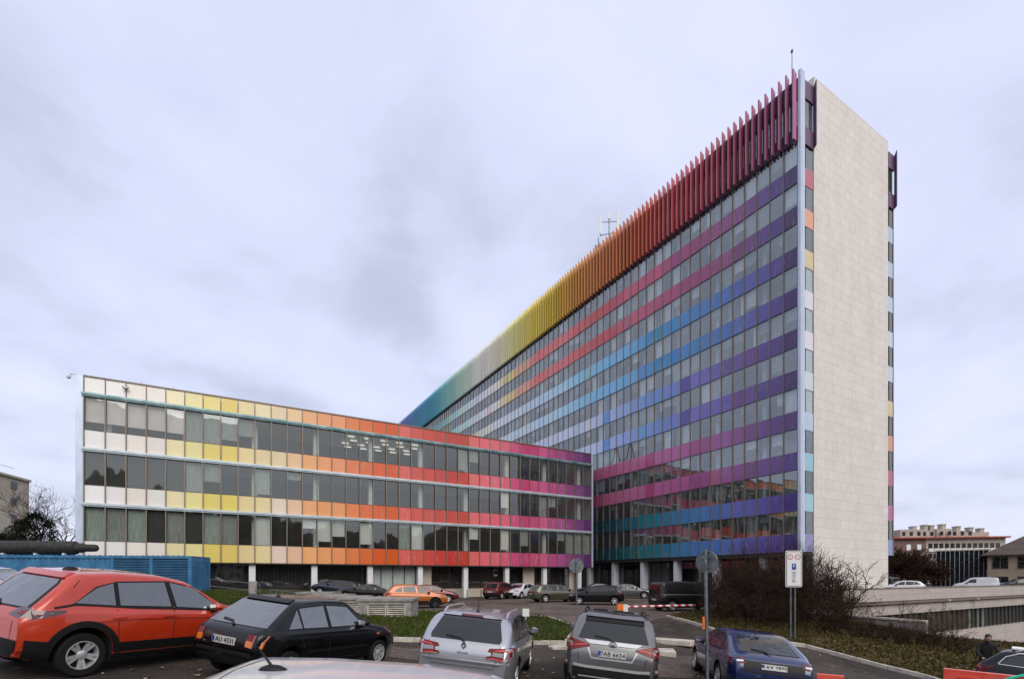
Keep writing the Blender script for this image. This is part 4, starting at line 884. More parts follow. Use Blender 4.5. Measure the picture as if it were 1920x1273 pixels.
    for s_ in (1, -1):
        yb = W/2*.93; m = MB(); b = 0
        rings = []
        for t_, sc in ((0, .35), (.03, .9), (.09, 1), (.15, .8), (.18, .3)):
            for a in range(8): m.v.append((wx+t_*1.0-.02, s_*(yb+.115)+s_*.10*sc*math.cos(a*math.pi/4)*1.0, zb+.10+.075*sc*math.sin(a*math.pi/4)))
        for i in range(4):
            for a in range(8): a2 = (a+1) % 8; m.face((i*8+a, i*8+a2, i*8+8+a2, i*8+8+a))
        m.face(tuple(range(8))); m.face(tuple(range(39, 31, -1))); mi = m.build('mirror', paint_name if detail > 1 and kind != 'hatch_old' else 'plastic_black', root, smooth=50)
        m = MB(); m.box(wx-.0, wx+.08, min(s_*(yb-.04), s_*(yb+.09)), max(s_*(yb-.04), s_*(yb+.09)), zb+.0, zb+.06); m.build('mirror_arm', 'plastic_black', mi)
        if detail > 1: m = MB(); m.box(wx-.034, wx-.026, min(s_*(yb+.04), s_*(yb+.19)), max(s_*(yb+.04), s_*(yb+.19)), zb+.05, zb+.15); m.build('mirror_glass', 'chrome', mi)
    if detail > 1:
        # door seams and handles
        dz = (kd['win'][-1][0][1]); x1 = (kd['win'][-1][0][0]+kd['win'][-2][-1][0])/2; x2 = max(q[0] for q in kd['win'][-1])-.02; x3 = max(xr+ra*.72, kd['win'][-2][0][0]-.05)
        for pts in ([(x1, dz-.02), (x1-.02, .6), (x1, .34)], [(x2, dz-.05), (x2+.02, .6), (x2-.03, .34)], [(kd['win'][-2][0][0]-.05, dz-.02), (kd['win'][-2][0][0]-.04, dz-.22), (x3+.02, .60), (x3+.05, .45)], [(x3+.05, .34), (x2-.03, .33)]):
            sides('door_seam', strip(pts, .010), 'underbody', off=.0025, thick=.01)
        for x in (x1-.22, x2-.98 if x2-.98 < x1-.5 else x1-1.02):
            sides('door_handle', [(x, dz-.17), (x+.20, dz-.16), (x+.20, dz-.135), (x, dz-.145)], paint_name, off=.028, thick=.04)
        # wiper and tailgate seam
        rz = kd['rear'][0][1]
        pan('rear_wiper', 'B', strip([(0, rz-.02), (.12, rz+.03), (.36, rz+.05)], .022), 'plastic_black', .022, .015)
        yy = kd['rear'][1][0]
        pan('tailgate_seam', 'B', strip([(-yy-.02, rz-.04), (-yy+.03, z1-.2), (-yy+.06, z0+.27), (yy-.06, z0+.27), (yy-.03, z1-.2), (yy+.02, rz-.04)], .010), 'underbody', .0025, .01)
        pan('lower_bumper', 'B', [(-W*.30, z0+.05), (W*.30, z0+.05), (W*.34, z0+.16), (-W*.34, z0+.16)], 'plastic_black', .010)
    if rails:
        for s_ in (1, -1):
            tp = smooth_prof(kd['top']); pts = []
            for q in range(10): x = .78+q*.19; g = dc.t.ray_cast(Vector((x, s_*W*.335, 3)), Vector((0, 0, -1)))[0]; pts.append((x, s_*W*.335, (g.z if g else 1.4)+(.055 if 0 < q < 9 else -.01)))
            m = MB(); m.path(pts, .018, 8); m.build('roof_rail', 'rim_silver' if rails == 'silver' else 'plastic_black', root, smooth=50)
    if extra: extra(root, dc, pan, kd)
    return root
def antenna(root, dc, x, y=0, h=.28, lean=.25):
    g = dc.t.ray_cast(Vector((x, y, 3)), Vector((0, 0, -1)))[0]; m = MB(); m.lathe([(.045, -.01), (.04, .015), (.018, .035), (.007, .06), (0, .06)], 10, Matrix.Translation(g)); m.tube((g.x, g.y, g.z+.04), (g.x-h*lean, g.y, g.z+h), .006, .004, 5)
    m.build('antenna', 'plastic_black', root)

# --- the red crossover at the left
def ex_red(root, dc, pan, kd):
    g = dc.t.ray_cast(Vector((.95, 0, 3)), Vector((0, 0, -1)))[0]; m = MB(); m.lathe([(.0, .05), (.03, .045), (.06, .02), (.075, -.01)], 12, Matrix.Translation(g) @ Matrix.Diagonal((1.7, .7, 1, 1))); m.build('antenna', 'plastic_black', root, smooth=60)
    for s_ in 'LR': pan('window_trim', s_, strip([(.36, 1.06), (.62, 1.11), (.95, 1.09), (1.5, 1.045), (2.3, 1.01), (2.95, .97)], .028), 'plastic_black', .011, .02)
    pan('spoiler', 'B', [(-.56, 1.475), (.56, 1.475), (.53, 1.545), (-.53, 1.545)], 'paint_red', .03, .07); pan('rear_window_surround', 'B', [(-.66, 1.03), (.66, 1.03), (.60, 1.40), (.53, 1.47), (-.53, 1.47), (-.60, 1.40)], 'plastic_black', .004)
    for s_ in 'LR': pan('body_crease', s_, strip([(.55, .80), (.95, .845), (1.5, .87), (2.2, .86), (2.9, .84)], .022), 'paint_red', .012, .02)
    for s_ in 'LR': pan('roof_seam', s_, strip([(.62, 1.36), (.70, 1.45), (.78, 1.54)], .010), 'underbody', .003, .01)
C1 = make_car('crossover', 'paint_red', 'glossy red crossover at the left edge, seen from its right rear', 'car', (-7.66, 7.22), 20.5, detail=3, style='ten', cladding=True, glass='car_glass_pale', plate='5AZ 1236', plate_y=.78,
  rear_lamps=[('lamp_dark', [(.42, .94), (.80, .90), (.86, .98), (.84, 1.06), (.50, 1.04)]), ('lamp_red', [(.55, .965), (.82, .94), (.83, 1.02), (.60, 1.01)])], extra=ex_red)
# --- the black old hatchback
def ex_bl(root, dc, pan, kd):
    antenna(root, dc, 1.02, 0, .05, .3)
    for s_ in (1, -1): pan('lamp_amber', 'B', [(s_*.50, .66), (s_*.73, .64), (s_*.74, .74), (s_*.50, .75)], 'lamp_amber', .018)
    pan('bumper_strip', 'B', strip([(-.74, .52), (.74, .52)], .04), 'plastic_black', .02)
    for s_ in 'LR': pan('side_indicator', s_, [(2.95, .70), (3.02, .70), (3.02, .735), (2.95, .735)], 'lamp_amber', .012)
    for s_ in 'LR': pan('bumper_strip', s_, strip([(.9, .52), (2.7, .50)], .05), 'plastic_black', .012)
    m = MB(); m.lathe([(0, 0), (.035, 0), (.035, .012), (0, .012)], 16, Matrix.Translation((-.02, .55, .62)) @ Matrix.Rotation(R(-90), 4, 'Y')); m.build('badge', 'chrome', root)
    pan('spoiler', 'B', [(-.52, 1.325), (.52, 1.325), (.5, 1.375), (-.5, 1.375)], 'plastic_black', .03, .06)
Rr = Vector((-4.0, 7.8, 0)); hb = R(90-22); lb = Vector((-math.sin(hb), math.cos(hb), 0)); c_ = Rr+lb*.8
C2 = make_car('hatch_old', 'paint_black', 'old black angular hatchback between the red crossover and the silver estate', 'car', (c_.x, c_.y), 22, detail=3, style='seven', glass='car_glass_pale', plate='1AU 4331', plate_y=.70,
  rear_lamps=[('lamp_red', [(.50, .74), (.74, .72), (.76, .84), (.50, .84)])], extra=ex_bl)
# --- the silver estate
def ex_si(root, dc, pan, kd):
    antenna(root, dc, 1.0, 0, .30, .05)
    for s_ in (1, -1):
        pan('lamp_reverse', 'B', [(s_*.52, .80), (s_*.70, .79), (s_*.72, .86), (s_*.53, .86)], 'lamp_clear', .022)
        pan('lamp_trim', 'B', strip([(s_*.44, .755), (s_*.74, .735), (s_*.84, .80), (s_*.83, .90)], .014), 'rim_silver', .022)
    x0 = dc.t.ray_cast(Vector((-1, 0, .92)), Vector((1, 0, 0)))[0].x; m = MB()
    o = [(0, .075), (.048, 0), (0, -.075), (-.048, 0)]; i_ = [(0, .038), (.022, 0), (0, -.038), (-.022, 0)]; b = 0
    for y, z in o+i_: m.v.append((x0-.028, y, .93+z))
    for y, z in o+i_: m.v.append((x0+.01, y, .93+z))
    for k in range(4): k2 = (k+1) % 4; m.face((k, k2, 4+k2, 4+k)); m.face((k, 8+k, 8+k2, k2)); m.face((4+k, 4+k2, 12+k2, 12+k))
    m.build('badge', 'chrome', root)
    pan('bumper_step', 'B', [(-.80, .655), (.80, .655), (.80, .68), (-.80, .68)], 'paint_silver', .035, .05)
    x1 = dc.t.ray_cast(Vector((-1, 0, .80)), Vector((1, 0, 0)))[0].x
    text_mesh('MEGANE', .05, 'chrome', Matrix.Translation((x1-.012, 0, .80)) @ Matrix(((0, 0, -1, 0), (-1, 0, 0, 0), (0, 1, 0, 0), (0, 0, 0, 1))), root, 'badge_lettering')
    pan('spoiler', 'B', [(-.55, 1.365), (.55, 1.365), (.54, 1.425), (-.54, 1.425)], 'paint_silver', .04, .10); pan('brake_light', 'B', [(-.2, 1.372), (.2, 1.372), (.2, 1.39), (-.2, 1.39)], 'lamp_red', .05)
C3 = make_car('estate', 'paint_silver', 'silver estate car with roof rails, seen from behind in the middle', 'car', (-.90, 8.6), 8, detail=3, rails='silver', plate=None, plate_y=.42,
  rear_lamps=[('lamp_red', [(.42, .74), (.70, .715), (.855, .78), (.86, .93), (.80, .95), (.46, .915), (.43, .87), (.50, .85), (.50, .80), (.42, .78)])], extra=ex_si)
# --- the grey SUV
def ex_gr(root, dc, pan, kd):
    antenna(root, dc, .85, 0, .07, .5)
    pan('spoiler', 'B', [(-.58, 1.47), (.58, 1.47), (.57, 1.535), (-.57, 1.535)], 'plastic_black', .02, .05); pan('spoiler_top', 'B', [(-.58, 1.54), (.58, 1.54), (.56, 1.60), (-.56, 1.60)], 'paint_grey', .045, .10)
    pan('tailgate_trim', 'B', [(-.44, 1.06), (.44, 1.06), (.56, 1.125), (-.56, 1.125)], 'rim_silver', .016); pan('plate_surround', 'B', strip([(-.46, .98), (-.38, .80), (.38, .80), (.46, .98)], .035), 'rim_silver', .014)
    pan('bumper_trim', 'B', strip([(-.86, .66), (-.5, .625), (.5, .625), (.86, .66)], .045), 'rim_silver', .03); pan('lower_trim', 'B', strip([(-.6, .44), (.6, .44)], .02), 'rim_silver', .028)
    x0 = dc.t.ray_cast(Vector((-1, 0, 1.07)), Vector((1, 0, 0)))[0].x; m = MB()
    for rx, rz, oz in ((.075, .05, 0), (.024, .045, 0), (.052, .022, .018)):
        pts = [(x0-.03, rx*math.cos(R(a)), 1.09+oz+rz*math.sin(R(a))) for a in range(0, 361, 24)]; m.path(pts, .005, 5)
    m.build('badge', 'plastic_black', root)
C4 = make_car('suv', 'paint_grey', 'dark grey SUV seen squarely from behind, plate 7AB 6624', 'car', (1.86, 9.5), 11.5, detail=3, rails='black', cladding=True, style='dark', plate='7AB 6624', plate_y=.90,
  rear_lamps=[('lamp_red', [(.42, 1.02), (.80, .90), (.895, .92), (.89, 1.10), (.80, 1.12), (.46, 1.05)]), ('lamp_dark', [(.80, .88), (.875, .86), (.88, .92), (.80, .93)])], extra=ex_gr)
# --- the blue liftback
def ex_bu(root, dc, pan, kd):
    antenna(root, dc, 1.45, 0, .20, .15)
    pan('tailgate_lower', 'B', [(-.62, .66), (.62, .66), (.62, .90), (-.62, .90)], 'plastic_black', .006)
    m = MB(); [m.box(.36+0.0, .40, -.02, .02, 1.05, 1.06)]
C5 = make_car('liftback', 'paint_blue', 'dark blue liftback behind the leaning grey sign pole', 'car', (5.62, 10.7), 9.5, detail=3, plate='1AX 2975', plate_y=.80, style='five',
  rear_lamps=[('lamp_red', [(.56, .84), (.84, .80), (.86, .93), (.60, .95)]), ('lamp_clear', [(.62, .865), (.76, .85), (.76, .89), (.63, .90)])], extra=ex_bu)
# --- the white car just below the camera: only its roof shows
def ex_wh(root, dc, pan, kd):
    g = dc.t.ray_cast(Vector((.92, 0, 3)), Vector((0, 0, -1)))[0]
    m = MB(); m.lathe([(0, .04), (.03, .035), (.06, .015), (.075, -.01)], 14, Matrix.Translation(g) @ Matrix.Diagonal((1.5, .75, 1, 1))); m.tube((g.x-.01, g.y, g.z+.02), (g.x-.13, g.y, g.z+.16), .011, .005, 8); m.build('antenna', 'plastic_black', root, smooth=60)
    pan('roof_seam', 'T', strip([(.72, -.55), (.66, -.2), (.65, 0), (.66, .2), (.72, .55)], .008), 'underbody', .002, .01)
C6 = make_car('estate', 'paint_white', 'white car in the very foreground of which only the roof shows', 'car', (-2.80, 3.55), 84, detail=3, extra=ex_wh, zoff=-.11)
# --- cars on the parking lot, small in the picture
def lot_car(kind, pnt, label, px, py, heading, **k):
    g = ground(px, py); return make_car(kind, pnt, label, 'van' if kind == 'van' else 'car', (g.x, g.y), heading, detail=1, ref='mid', **k)
lot_car('crossover', 'paint_orange', 'bright orange crossover parked beyond the concrete vent boxes', 779, 1139, 74, style='dark', cladding=True)
lot_car('saloon', 'paint_dark', 'black estate parked just left of the orange crossover', 685, 1127, -95)
lot_car('hatch', 'paint_maroon', 'dark red car half hidden behind the orange crossover', 812, 1129, 80)
lot_car('crossover', 'paint_maroon', 'dark maroon hatchback beside the white column of the wing', 940, 1122, 30, cladding=True)
lot_car('hatch', 'paint_white', 'white hatchback between the maroon and the olive car', 975, 1121, -150)
lot_car('estate', 'paint_olive', 'olive grey estate parked under the purple end of the wing', 1042, 1128, 68)
lot_car('hatch', 'paint_dark', 'black hatchback pointing left in front of the tower columns', 1118, 1133, -78)
lot_car('saloon', 'paint_dark', 'dark car behind the black hatchback near the wing corner', 1118, 1117, -85)
lot_car('saloon', 'paint_midgrey', 'dark grey saloon between the black hatchback and the van', 1178, 1121, 100)
lot_car('van', 'paint_dark', 'black panel van behind the red and white barrier arm', 1287, 1144, 78)
lot_car('hatch', 'paint_dark', 'shiny black car half hidden by the brown bushes', 1366, 1131, -80, style='seven')
lot_car('hatch', 'paint_midnight', 'dark blue car standing in the shade under the wing', 632, 1119, -90)
# cars on the roof deck
def deck_car(kind, pnt, label, px, Y, heading, zz, cat='car', **k):
    x = (px-CX)/FPX*Y
    global terrain
    t0 = terrain; terrain = lambda a, b: zz
    make_car(kind, pnt, label, cat, (x, Y), heading, detail=1, ref='mid', group='cars on the roof deck', **k); terrain = t0
deck_car('hatch', 'paint_white', 'white hatchback on the roof deck right beside the stone end wall', 1690, 56, -65, -1.9)
deck_car('van', 'paint_white', 'white delivery van on the roof deck before the glass building', 1828, 64, -52, -1.9, 'van')
deck_car('suv', 'paint_dark', 'dark SUV on the roof deck at the right edge', 1912, 72, -70, -1.9)
deck_car('van', 'paint_dark', 'dark van peeping out behind the stone end wall', 1672, 66, 60, -1.9, 'van')
# --- black estate at the right edge
def ex_be(root, dc, pan, kd):
    for s_ in 'LR': pan('window_chrome', s_, strip([(.46, 1.04), (.60, 1.25), (.85, 1.37), (1.4, 1.415), (2.2, 1.42), (2.7, 1.36), (3.24, .99)], .022), 'rim_silver', .014, .02); pan('window_chrome', s_, strip([(.46, 1.03), (3.24, .96)], .018), 'rim_silver', .014, .02)
    g = dc.t.ray_cast(Vector((1.2, 0, 3)), Vector((0, 0, -1)))[0]; m = MB(); m.path([(g.x-.25, -.15, g.z+.02), (g.x+.3, -.1, g.z+.12), (g.x+.9, .1, g.z+.03)], .05, 6)
    m.box(g.x-.5, g.x+.7, -.5, .5, g.z+.0, g.z+.04); m.build('roof_cover', 'blind_white', root)
C9 = make_car('estate', 'paint_black', 'black estate with chrome window frames at the lower right edge', 'car', (13.75, 14.7), 136, detail=3, rails='silver', rear_lamps=[('lamp_red', [(.50, .80), (.84, .78), (.86, .96), (.55, .95)])], extra=ex_be)
lot_car('hatch', 'paint_silver', 'pale car cut by the left edge behind the red crossover', -32, 1155, 80)

# ------------------------------------------------------------------ person in black behind the estate at the right
def person():
    P = Vector((15.65, 16.35, 0)); P.z = terrain(P.x, P.y); t = thing('person', 'person in black jacket with dark hair bending behind the black estate', 'person', tuple(P), R(150))
    J = {'pel': (0, 0, .95, .15, .12), 'sp': (0, .05, 1.12, .155, .12), 'ch': (0, .14, 1.34, .17, .13), 'nk': (0, .20, 1.50, .065, .065), 'hd': (0, .25, 1.58, .06, .06)}
    vn, ve, rad = [], [], []
    def add(p, r): vn.append(p[:3]); rad.append(r); return len(vn)-1
    pe = add((0, 0, .93), (.16, .12)); sp = add((0, .05, 1.10), (.15, .115)); ch = add((0, .15, 1.31), (.17, .125)); nk = add((0, .22, 1.46), (.06, .06)); hd = add((0, .25, 1.52), (.055, .055)); ve += [(pe, sp), (sp, ch), (ch, nk), (nk, hd)]
    for s_ in (1, -1):
        h = add((s_*.10, 0, .86), (.095, .095)); k = add((s_*.12, .05, .48), (.06, .06)); a = add((s_*.12, -.02, .09), (.045, .045)); f = add((s_*.13, .14, .04), (.045, .035)); ve += [(pe, h), (h, k), (k, a), (a, f)]
        sh = add((s_*.19, .15, 1.36), (.07, .07)); el = add((s_*.26, .24, 1.10), (.05, .05)); wr = add((s_*.18, .42, .98), (.035, .035)); ve += [(ch, sh), (sh, el), (el, wr)]
    me = bpy.data.meshes.new('body'); me.from_pydata(vn, ve, []); o = bpy.data.objects.new('body', me); COL.objects.link(o); md = o.modifiers.new('s', 'SKIN'); md.use_smooth_shade = True
    for i, r in enumerate(rad): me.skin_vertices[0].data[i].radius = r
    me.skin_vertices[0].data[0].use_root = True
    sb = o.modifiers.new('d', 'SUBSURF'); sb.levels = 2; sb.render_levels = 2
    dg = bpy.context.evaluated_depsgraph_get(); m2 = bpy.data.meshes.new_from_object(o.evaluated_get(dg)); bpy.data.objects.remove(o); m2.materials.clear(); m2.materials.append(MATS['cloth_black']); m2.name = 'body'
    b = link('body', m2, t)
    def blob(nm, c, r, mt_, par, sq=(1, 1, 1), n=14):
        m = MB(); pr = [(r*math.sin(math.pi*i/10), -r*math.cos(math.pi*i/10)) for i in range(11)]; m.lathe(pr, n, Matrix.Translation(c) @ Matrix.Diagonal((*sq, 1))); return m.build(nm, mt_, par, smooth=80)
    hd = blob('head', (0, .30, 1.60), .10, 'skin', t, (.78, .95, 1.15)); blob('hair', (0, .285, 1.625), .105, 'hair', hd, (.84, 1, 1.05)); blob('nose', (0, .40, 1.59), .016, 'skin', hd, (1, 1, 1.6))
    for s_ in (1, -1):
        blob('eye', (s_*.03, .385, 1.615), .010, 'ink', hd); blob('ear', (s_*.08, .30, 1.60), .022, 'skin', hd, (.5, 1, 1.3))
        hn = blob('hand', (s_*.17, .47, .965), .045, 'skin', t, (.7, 1.1, .45))
        for i in range(4): m = MB(); x = s_*.17+(i-1.5)*.018; ln = (.06, .07, .066, .05)[i]; m.path([(x, .505, .965), (x, .505+ln*.6, .955), (x, .505+ln, .935)], .008, 6); m.build('finger', 'skin', hn, smooth=60)
        m = MB(); m.path([(s_*.14, .46, .965), (s_*.115, .50, .955), (s_*.115, .53, .945)], .010, 6); m.build('thumb', 'skin', hn, smooth=60)
person()

# ------------------------------------------------------------------ street furniture
def disc_sign(px, py_base, top_z, r, label, face, yaw, polemat='steel_galv', pr=.03, Yf=None, lean=0):
    g = ground(px, py_base) if Yf is None else gz((px-CX)/FPX*Yf, Yf)
    t = thing('road_sign', label, 'road sign', tuple(g), R(yaw)); H = top_z-g.z
    m = MB(); m.tube((0, 0, -.2), (lean, 0, H+.03), pr, pr, 12); m.build('pole', polemat, t, smooth=40)
    m = MB(); m.lathe([(0, -.012), (r, -.012), (r+.008, 0), (r, .012), (0, .012)], 32, Matrix.Translation((lean, pr+.02, H-r)) @ Matrix.Rotation(R(90), 4, 'X')); d = m.build('disc', face, t, smooth=40)
    m = MB()
    for z in (H-r*.55, H-r*1.45): m.box(lean-r*.62, lean+r*.62, pr-.004, pr+.006, z-.02, z+.02); m.box(lean-.05, lean+.05, -.045, pr, z-.03, z+.03)
    m.build('bracket', 'steel_galv', t)
    return t
disc_sign(1081, 1176, .82, .33, 'round road sign seen from its grey back beside the grass verge', 'steel_galv', 4)
disc_sign(1327, 0, .55, .24, 'round sign on a grey pole in front of the blue liftback, seen from the back', 'steel_galv', -48, pr=.036, Yf=10.5, lean=-.05)
def p_sign():
    g = ground(1488, 1203); Y = g.y; t = thing('parking_sign', 'tall white parking sign on two poles before the brown bushes', 'parking sign', tuple(g), 0)
    s_ = Y/FPX; z1 = -(1032-HY)*s_-g.z; z0 = -(1100-HY)*s_-g.z; hw = 15.5*s_
    for x in (-4*s_, 4*s_): m = MB(); m.tube((x, .06, -.3), (x, .06, z1-.1), .035, n=10); m.build('pole', 'steel_galv', t, smooth=40)
    def rr(w_, h_, r, n=5):
        return [(sx*(w_-r)+r*math.cos(R(a)), sz*(h_-r)+r*math.sin(R(a))) for sx, sz, a0 in ((1, 1, 0), (-1, 1, 90), (-1, -1, 180), (1, -1, 270)) for a in [a0+90*i/n for i in range(n+1)]]
    Mx = Matrix.Translation((0, 0, (z0+z1)/2)) @ Matrix.Rotation(R(90), 4, 'X')
    def slab(poly, y0, y1, nm, mt_, par, c=(0, 0)):
        m = MB(); m.prism(poly, y0, y1); m.v = [tuple(Mx @ Vector((v[0]+c[0], v[1]+c[1], v[2]))) for v in m.v]; return m.build(nm, mt_, par)
    h = (z1-z0)/2; b = slab(rr(hw, h, .07), 0, .02, 'board', 'sign_white', t); slab(rr(hw-.03, h-.03, .06), .021, .024, 'border', 'ink', b); slab(rr(hw-.055, h-.055, .05), .025, .028, 'face', 'sign_white', b)
    for x, tx in ((-hw*.45, '5'), (hw*.45, '2,0')):
        c = (x, h*.66); cir = lambda r: [(r*math.cos(R(a)), r*math.sin(R(a))) for a in range(0, 360, 15)]
        slab(cir(hw*.34), .029, .032, 'ring', 'sign_red', b, c); slab(cir(hw*.25), .033, .036, 'ring_face', 'sign_white', b, c)
        text_mesh(tx, hw*(.36 if len(tx) == 1 else .2), 'ink', Mx @ Matrix.Translation((c[0], c[1], .038)), b)
    bp = slab(rr(hw*.26, h*.17, .02), .029, .032, 'parking_symbol', 'sign_blue', b, (0, h*.12)); text_mesh('P', hw*.5, 'sign_white', Mx @ Matrix.Translation((0, h*.15, .034)), bp)
    for z, hh in ((-.22, .07), (-.42, .08), (-.66, .09)):
        q = slab(rr(hw*.24, h*hh, .01), .029, .031, 'notice', 'ink', b, (0, h*z)); q2 = slab(rr(hw*.22, h*hh-.012, .01), .032, .034, 'notice_face', 'sign_white', q, (0, h*z))
        if z > -.6:
            for k in (-.35, .35): slab([(-hw*.15, -.008), (hw*.15, -.008), (hw*.15, .008), (-hw*.15, .008)], .035, .037, 'notice_line', 'ink', q2, (0, h*z+k*h*hh))
        else:
            slab([(-hw*.17, -.02), (hw*.15, -.02), (hw*.15, .0), (-hw*.02, .01), (-hw*.1, .035), (-hw*.17, .03)], .035, .037, 'tow_symbol', 'ink', q2, (0, h*z))
p_sign()
def barrier():
    Y = 25.5; A = at(1172, 1137, Y); B = at(1304, 1134, Y+2.2); g = gz(A.x, A.y); t = thing('barrier_arm', 'red and white barrier arm with an orange counterweight across the lot entrance', 'barrier', tuple(g)); a = A-g; b = B-g; n = 18
    m = MB()
    for i in range(n): m.mi = i % 2; m.tube(a.lerp(b, i/n), a.lerp(b, (i+1)/n), .055, n=8)
    m.build('arm', ['sign_white', 'sign_red'], t)
    m = MB(); m.box(a.x-.42, a.x-.12, -.14, .14, a.z-.17, a.z+.14); m.build('counterweight', 'sign_orange', t)
    m = MB(); m.box(a.x-.11, a.x+.12, -.11, .11, -.1, a.z+.12); m.build('post', 'steel_white', t)
    m = MB(); m.tube((b.x-.15, b.y, -.3), (b.x-.15, b.y, b.z-.06), .04, n=6); m.box(b.x-.25, b.x-.05, b.y-.08, b.y+.08, b.z-.09, b.z-.04); m.build('rest_post', 'steel_galv', t)
barrier()
def bollard(px, py, h, label, mt_='sign_orange', r=.06, grp=None):
    g = ground(px, py); m = MB(); m.lathe([(0, -.1), (r*1.3, -.1), (r*1.3, .03), (r, .05), (r, h-.05), (r*.8, h), (0, h)], 16, Matrix.Translation(g)); o = m.build('bollard', mt_, smooth=35); tg(o, label, 'bollard', grp)
bollard(1319, 1178, .56, 'orange bollard on the kerb just left of the leaning sign pole')
bollard(876, 1124, .95, 'dark bollard right of the wing column, left one', 'frame_dark', .045, 'dark bollards before the wing'); bollard(902, 1124, .95, 'dark bollard before the wing beside the maroon hatchback', 'frame_dark', .045, 'dark bollards before the wing')
g = at(474, 1113, 33); g.z = terrain(g.x, g.y); m = MB(); m.lathe([(0, -.3), (.26, -.3), (.26, 1.0), (.24, 1.03), (0, 1.03)], 24, Matrix.Translation(g)); tg(m.build('concrete_post', 'concrete', smooth=35), 'stout round concrete post on the grass left of the wing entrance', 'post')
# concrete vent boxes
for i in range(5):
    A = ground(771, 1162); c = Vector((A.x-i*1.95, A.y+i*2.9, 0)); z = terrain(c.x, c.y); h = .86; Wd = 2.42
    lb = ['nearest concrete vent box with louvres by the grass verge', 'second concrete vent box, behind the nearest', 'third concrete vent box, in the middle of the row', 'fourth concrete vent box, next to the last', 'farthest low concrete vent box of the row'][i]
    t = thing('vent_box', lb, 'vent box', (c.x, c.y, z), R(1), 'concrete vent boxes stepping across the grass'); m = MB()
    m.box(-Wd, 0, 0, .22, -.2, .20); m.box(-Wd, -2.0, 0, .22, .20, h); m.box(-.26, 0, 0, .22, .20, h); m.box(-Wd, 0, 0.001, .22, h-.16, h+.001); m.box(-Wd, -Wd+.25, .22, 1.7, -.2, h); m.box(-.25, 0, .22, 1.7, -.2, h); m.box(-Wd, 0, 1.7, 1.95, -.2, h); m.build('housing', 'concrete', t)
    m = MB(); m.box(-Wd-.06, .06, -.06, 2.0, h+.002, h+.11); m.build('lid', 'concrete', t)
    for x0 in (-1.98, -1.10):
        m = MB(); m.box(x0, x0+.82, .10, .13, .2, h-.17); fr = m.build('louvre_backing', 'interior_dark', t)
        for k in range(5):
            zz = .24+k*.095; m = MB(); m.v += [(x0+.03, .02, zz), (x0+.79, .02, zz), (x0+.79, .09, zz+.055), (x0+.03, .09, zz+.055), (x0+.03, .03, zz-.012), (x0+.79, .03, zz-.012), (x0+.79, .1, zz+.043), (x0+.03, .1, zz+.043)]
            for f in ((0, 1, 2, 3), (7, 6, 5, 4), (0, 4, 5, 1), (1, 5, 6, 2), (2, 6, 7, 3), (3, 7, 4, 0)): m.face(f)
            m.build('louvre', 'kerb_stone', fr)
        [MB().box(x0-.01+q, x0+.02+q, .0, .12, .2, h-.17).build('louvre_frame', 'steel_white', fr) for q in (0, .81)]
# railings
def railing(pts, h, label, bars=2, mt_='steel_galv', posts=2.0):
    t = thing('railing', label, 'railing', tuple(gz(*pts[0]))); o0 = gz(*pts[0]); P = [gz(*p)-o0 for p in pts]; m = MB()
    for k in range(bars): z = h*(k+1)/bars; m.path([tuple(p+Vector((0, 0, z))) for p in P], .025, 6)
    m.build('rail', mt_, t)
    for a, b in zip(P, P[1:]):
        n = max(1, int((b-a).length/posts))
        for i in range(n+(b is P[-1])): p = a.lerp(b, i/n); m = MB(); m.tube(p-Vector((0, 0, .2)), p+Vector((0, 0, h)), .025, n=6); m.build('post', mt_, t)
railing([(-19.6, 32.5), (-16.6, 33.0)], .9, 'thin metal railing between the blue container and the concrete post')
railing([(-16.2, 33.6), (-14.6, 34.5), (-12.4, 36.2)], .6, 'low slanting metal railing right of the concrete post', 2, 'steel_galv', .35)
# loose concrete slabs on the entry road
for i, (px, py, w_, l_, a, lb) in enumerate(((1243, 1204, .55, 2.3, -35, 'long pale concrete slab lying on the entry road'), (1240, 1226, .8, .9, -12, 'short concrete slab lying right of the grey SUV'), (1080, 1217, .35, 1.9, 22, 'kerb stone lying loose on the road between silver estate and grey SUV'))):
    g = ground(px, py); m = MB(); m.box(-l_/2, l_/2, -w_/2, w_/2, -.05, .16); o = m.build('concrete_slab', 'kerb_stone', loc=g, rz=R(a)); tg(o, lb, 'slab', 'loose concrete slabs')
    bv = o.modifiers.new('b', 'BEVEL'); bv.width = .02
g = ground(986, 1165); m = MB(); m.box(-.16, .16, -.02, .02, .25, .62); m.tube((0, 0, -.1), (0, 0, .3), .02, n=6); o = m.build('small_sign', 'sign_white', loc=g); tg(o, 'small white plate on a stake behind the silver estate', 'small sign')
# red plastic barrier with teal strap at the lower right; second one beyond the blue car
def plastic_barrier(loc, rz, label, L=2.0, strap=True):
    t = thing('plastic_barrier', label, 'barrier', tuple(loc), rz, 'red plastic road barriers'); m = MB()
    prof = [(-.24, 0), (-.24, .2), (-.10, .42), (-.07, 1.02), (.07, 1.02), (.10, .42), (.24, .2), (.24, 0)]; b = len(m.v)
    for x in (0, L): m.v += [(x, y, z) for y, z in prof]
    n = len(prof); m.face(tuple(range(n-1, -1, -1))); m.face(tuple(range(n, 2*n)))
    for i in range(n): j = (i+1) % n; m.face((i, j, n+j, n+i))
    for q in range(3 if L > 1 else 0): m.box(.25+q*.6, .55+q*.6, -.11, .11, .50, .90)
    o = m.build('shell', 'barrier_plastic', t, smooth=40)
    if strap:
        m = MB(); m.path([(.2, -.30, .40), (.55, -.24, .66), (1.0, -.18, .98), (1.3, -.05, 1.10)], .028, 6); m.path([(.55, -.24, .66), (.42, -.30, .56), (.36, -.32, .36)], .022, 6); m.build('strap', 'tape_teal', t)
